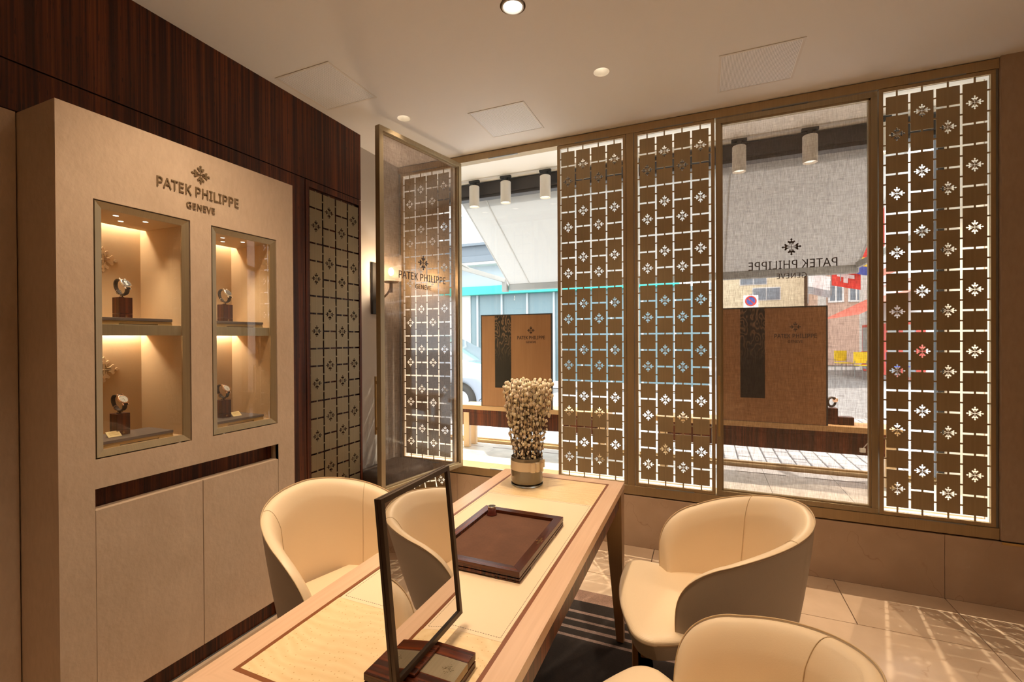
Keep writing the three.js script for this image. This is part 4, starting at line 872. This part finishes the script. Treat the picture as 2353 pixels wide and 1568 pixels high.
{
  const b = thing('yellow_building', 'pale yellow building with wide window bands far down the street', 'building', [0, 0, 0]);
  part('wall', bx(0.9, 5.2, 0, 12, -36, -30), M.facadeYellow, b);
  for (const [x0, x1, y0, y1] of [[2.0, 3.32, 4.52, 5.35], [2.66, 4.0, 3.6, 4.26], [2.9, 4.0, 2.3, 3.1]]) {
    const f = part('window_band', bx(x0 - 0.05, x1 + 0.05, y0 - 0.05, y1 + 0.05, -30.02, -29.97), M.signWhite, b); part('pane', bx(x0, (x0 + x1) / 2 - 0.03, y0, y1, -29.97, -29.94), M.windowPane, f); part('pane', bx((x0 + x1) / 2 + 0.03, x1, y0, y1, -29.97, -29.94), M.windowPane, f);
  }
  const c = thing('grey_tower_house', 'narrow grey house at the end of the street', 'building', [0, 0, 0]);
  part('wall', bx(-0.8, 0.9, 0, 6.6, -44, -38), M.paleGrey, c); part('roof', new THREE.ConeGeometry(1.2, 2.2, 4).rotateY(0.785).translate(0.05, 7.7, -41), M.slate, c); openings(c, -0.6, 0.7, 3, 6, -38, 2, 2, 0.35, 0.8);
  const d = thing('tan_building', 'tan house with shutters behind the flags', 'building', [0, 0, 0]);
  part('wall', bx(5.4, 8.2, 0, 12, -32, -27), M.facadePink, d); openings(d, 5.6, 8.1, 2.8, 8.2, -27, 3, 3, 0.5, 1.0);
  part('stone_trim', bx(5.3, 5.6, 0, 12, -27.2, -26.9), M.facade, d);
  const e = thing('cafe_building', 'building with red awning and white sign on the right of the street', 'building', [0, 0, 0]);
  part('wall', bx(6.2, 9.0, 0, 9, -24, -17.5), M.facade, e);
  part('sign_board', bx(6.08, 6.2, 3.3, 4.3, -22.6, -18.2), M.signWhite, e); part('sign_stripe', bx(6.06, 6.08, 3.65, 3.9, -22.0, -18.8), M.redAwning, e);
  part('cafe_awning', uvm(grid(1, 1, (u, v) => [6.2 - 1.5 * v, 2.95 - 0.8 * v, -23.2 + 5 * u])), std([0.70, 0.16, 0.11], 0.7, { side: THREE.DoubleSide }), e);
  part('red_front', bx(6.14, 6.2, 0, 1.9, -23.4, -17.6), M.red, e); part('red_shutter', bx(6.12, 6.2, 4.8, 6.4, -22, -21), M.red, e);
  for (let k = 0; k < 4; k++) part('door_glass', bx(6.10, 6.14, 0.1, 1.8, -23.2 + 1.4 * k, -22.3 + 1.4 * k), M.windowPane, e);
}
// ---- no-parking sign, flags, cafe chairs
{
  const t = thing('no_parking_sign', 'round red and blue no-parking sign on a white plate', 'sign', [1.013, 0, -12]);
  part('plate', bx(-0.155, 0.155, 2.06, 2.40, 0, 0.01, 0.004), M.signWhite, t);
  part('blue_disc', new THREE.CylinderGeometry(0.100, 0.100, 0.006, 32).rotateX(Math.PI / 2).translate(0, 2.265, 0.013), M.blue, t);
  part('red_ring', new THREE.TorusGeometry(0.105, 0.016, 8, 36).translate(0, 2.265, 0.014), M.red, t);
  part('red_bar', bx(-0.012, 0.012, -0.1, 0.1, 0.014, 0.020).rotateZ(Math.PI / 4).translate(0, 2.265, 0), M.red, t);
  part('post', cyl(0.03, 0.03, 2.42, 12, 0, 0, -0.03), M.alu, t);
}
function flag(pos, turn, w, h, label, paint) {
  const t = thing('street_flag', label, 'flag', pos, turn, 'flags hung over the street');
  const wave = (y0, y1, x0 = 0, x1 = 1, dz = 0) => uvm(grid(10, 4, (u, v) => { const a = x0 + (x1 - x0) * u; return [w * a, h * (y0 + (y1 - y0) * v) - 0.25 * h * a, 0.06 * Math.sin(a * 7) + dz]; }));
  paint(t, wave); part('pole', bar([0, -0.4, 0], [0, h + 0.25, 0], 0.03, 0.03), M.alu, t);
}
const DS = (c) => std(c, 0.8, { side: THREE.DoubleSide });
const fRed = DS([0.68, 0.05, 0.04]), fWhite = DS([0.82, 0.82, 0.82]), fYellow = DS([0.80, 0.55, 0.06]), fBlue = DS([0.06, 0.10, 0.40]);
flag([4.75, 3.5, -22], -0.15, 0.95, 0.95, 'red flag with white cross over the street', (t, w) => { part('field', w(0, 1), fRed, t); part('white_cross', merge([w(0.2, 0.8, 0.42, 0.58, 0.012), w(0.42, 0.58, 0.2, 0.8, 0.012), w(0.2, 0.8, 0.42, 0.58, -0.012), w(0.42, 0.58, 0.2, 0.8, -0.012)]), fWhite, t); });
flag([4.95, 4.0, -21.5], -0.1, 1.0, 1.1, 'red yellow and blue flag right of the red one', (t, w) => { part('field', w(0.62, 1), fRed, t); part('middle_band', w(0.3, 0.62), fYellow, t); part('lower_band', w(0, 0.3), fBlue, t); });
flag([3.95, 3.2, -22], -0.15, 0.75, 0.85, 'white and grey flag left of the red one', (t, w) => { part('field', w(0.35, 1), fWhite, t); part('lower_band', w(0, 0.35), DS([0.35, 0.36, 0.38]), t); });
[[4.95, -18.6, M.yellow, 'yellow'], [5.35, -19.3, M.red, 'red'], [4.75, -20.2, M.yellow, 'small yellow'], [5.75, -18.3, M.blue, 'blue']].forEach(([x, z, m, c]) => {
  const t = thing('cafe_chair', `${c} plastic cafe chair standing in the street`, 'chair', [x, 0, z], 0.3, 'coloured cafe chairs');
  part('seat', bx(-0.22, 0.22, 0.44, 0.47, -0.22, 0.22, 0.01), m, t); part('backrest', bx(-0.22, 0.22, 0.52, 0.90, -0.23, -0.20, 0.01), m, t);
  for (const a of [-0.19, 0.19]) for (const d of [-0.2, 0.2]) part('leg', cyl(0.012, 0.012, d < 0 ? 0.6 : 0.44, 6, a, 0, d), M.alu, t);
});
// ---- parked car
{
  const t = thing('parked_car', 'silver-blue car parked across the street behind the display board', 'car', [-4.15, 0, -7.9]);
  const side = new THREE.Shape(); side.moveTo(-2.9, 0.30);
  side.lineTo(-2.95, 0.72); side.quadraticCurveTo(-2.85, 0.98, -2.5, 1.00); side.lineTo(-2.0, 1.42); side.quadraticCurveTo(-1.2, 1.52, -0.7, 1.44); side.lineTo(0.20, 0.98); side.quadraticCurveTo(0.85, 0.90, 1.08, 0.74); side.quadraticCurveTo(1.16, 0.60, 1.12, 0.30); side.lineTo(0.52, 0.28); side.absarc(0.12, 0.30, 0.37, 0, Math.PI, false); side.lineTo(-2.0, 0.28); side.absarc(-2.3, 0.30, 0.37, 0, Math.PI, false); side.lineTo(-2.9, 0.30);
  const g = new THREE.ExtrudeGeometry(side, { depth: 1.46, bevelEnabled: true, bevelThickness: 0.12, bevelSize: 0.10, bevelOffset: -0.06, bevelSegments: 5, curveSegments: 20 }).translate(0, 0, -0.73);
  { const p = g.attributes.position; for (let i = 0; i < p.count; i++) if (p.getY(i) > 1.0) p.setZ(i, p.getZ(i) * (1 - 0.28 * (p.getY(i) - 1.0) / 0.5)); g.computeVertexNormals(); }
  part('body', toCreasedNormals(g, 0.7), M.carPaint, t);
  part('side_window', [extrude([[-1.85, 1.02], [-1.5, 1.38], [-0.75, 1.37], [-0.05, 1.02]], 0.01).rotateX(-0.27).translate(0, 0.04, 1.12)], M.carGlass, t);
  part('windscreen', new THREE.PlaneGeometry(0.95, 1.25).rotateX(-Math.PI / 2).rotateZ(-0.475).translate(-0.24, 1.235, 0).rotateY(0), M.carGlass, t);
  part('wiper', [bar([0.18, 1.02, 0.5], [-0.02, 1.12, -0.05], 0.015, 0.015), bar([0.18, 1.02, 0.0], [-0.02, 1.12, -0.5], 0.015, 0.015)], M.tyre, t);
  part('headlamp', new THREE.SphereGeometry(0.12, 16, 12).scale(0.8, 0.7, 1.2).translate(1.0, 0.68, 0.62), M.signWhite, t);
  for (const x of [0.12, -2.3]) for (const z of [0.70, -0.70]) { const w = part('wheel', new THREE.TorusGeometry(0.235, 0.085, 12, 28).translate(x, 0.32, z), M.tyre, t); part('rim', new THREE.CylinderGeometry(0.20, 0.20, 0.10, 24).rotateX(Math.PI / 2).translate(x, 0.32, z), M.rim, w); }
}
renderer.render(scene, camera);
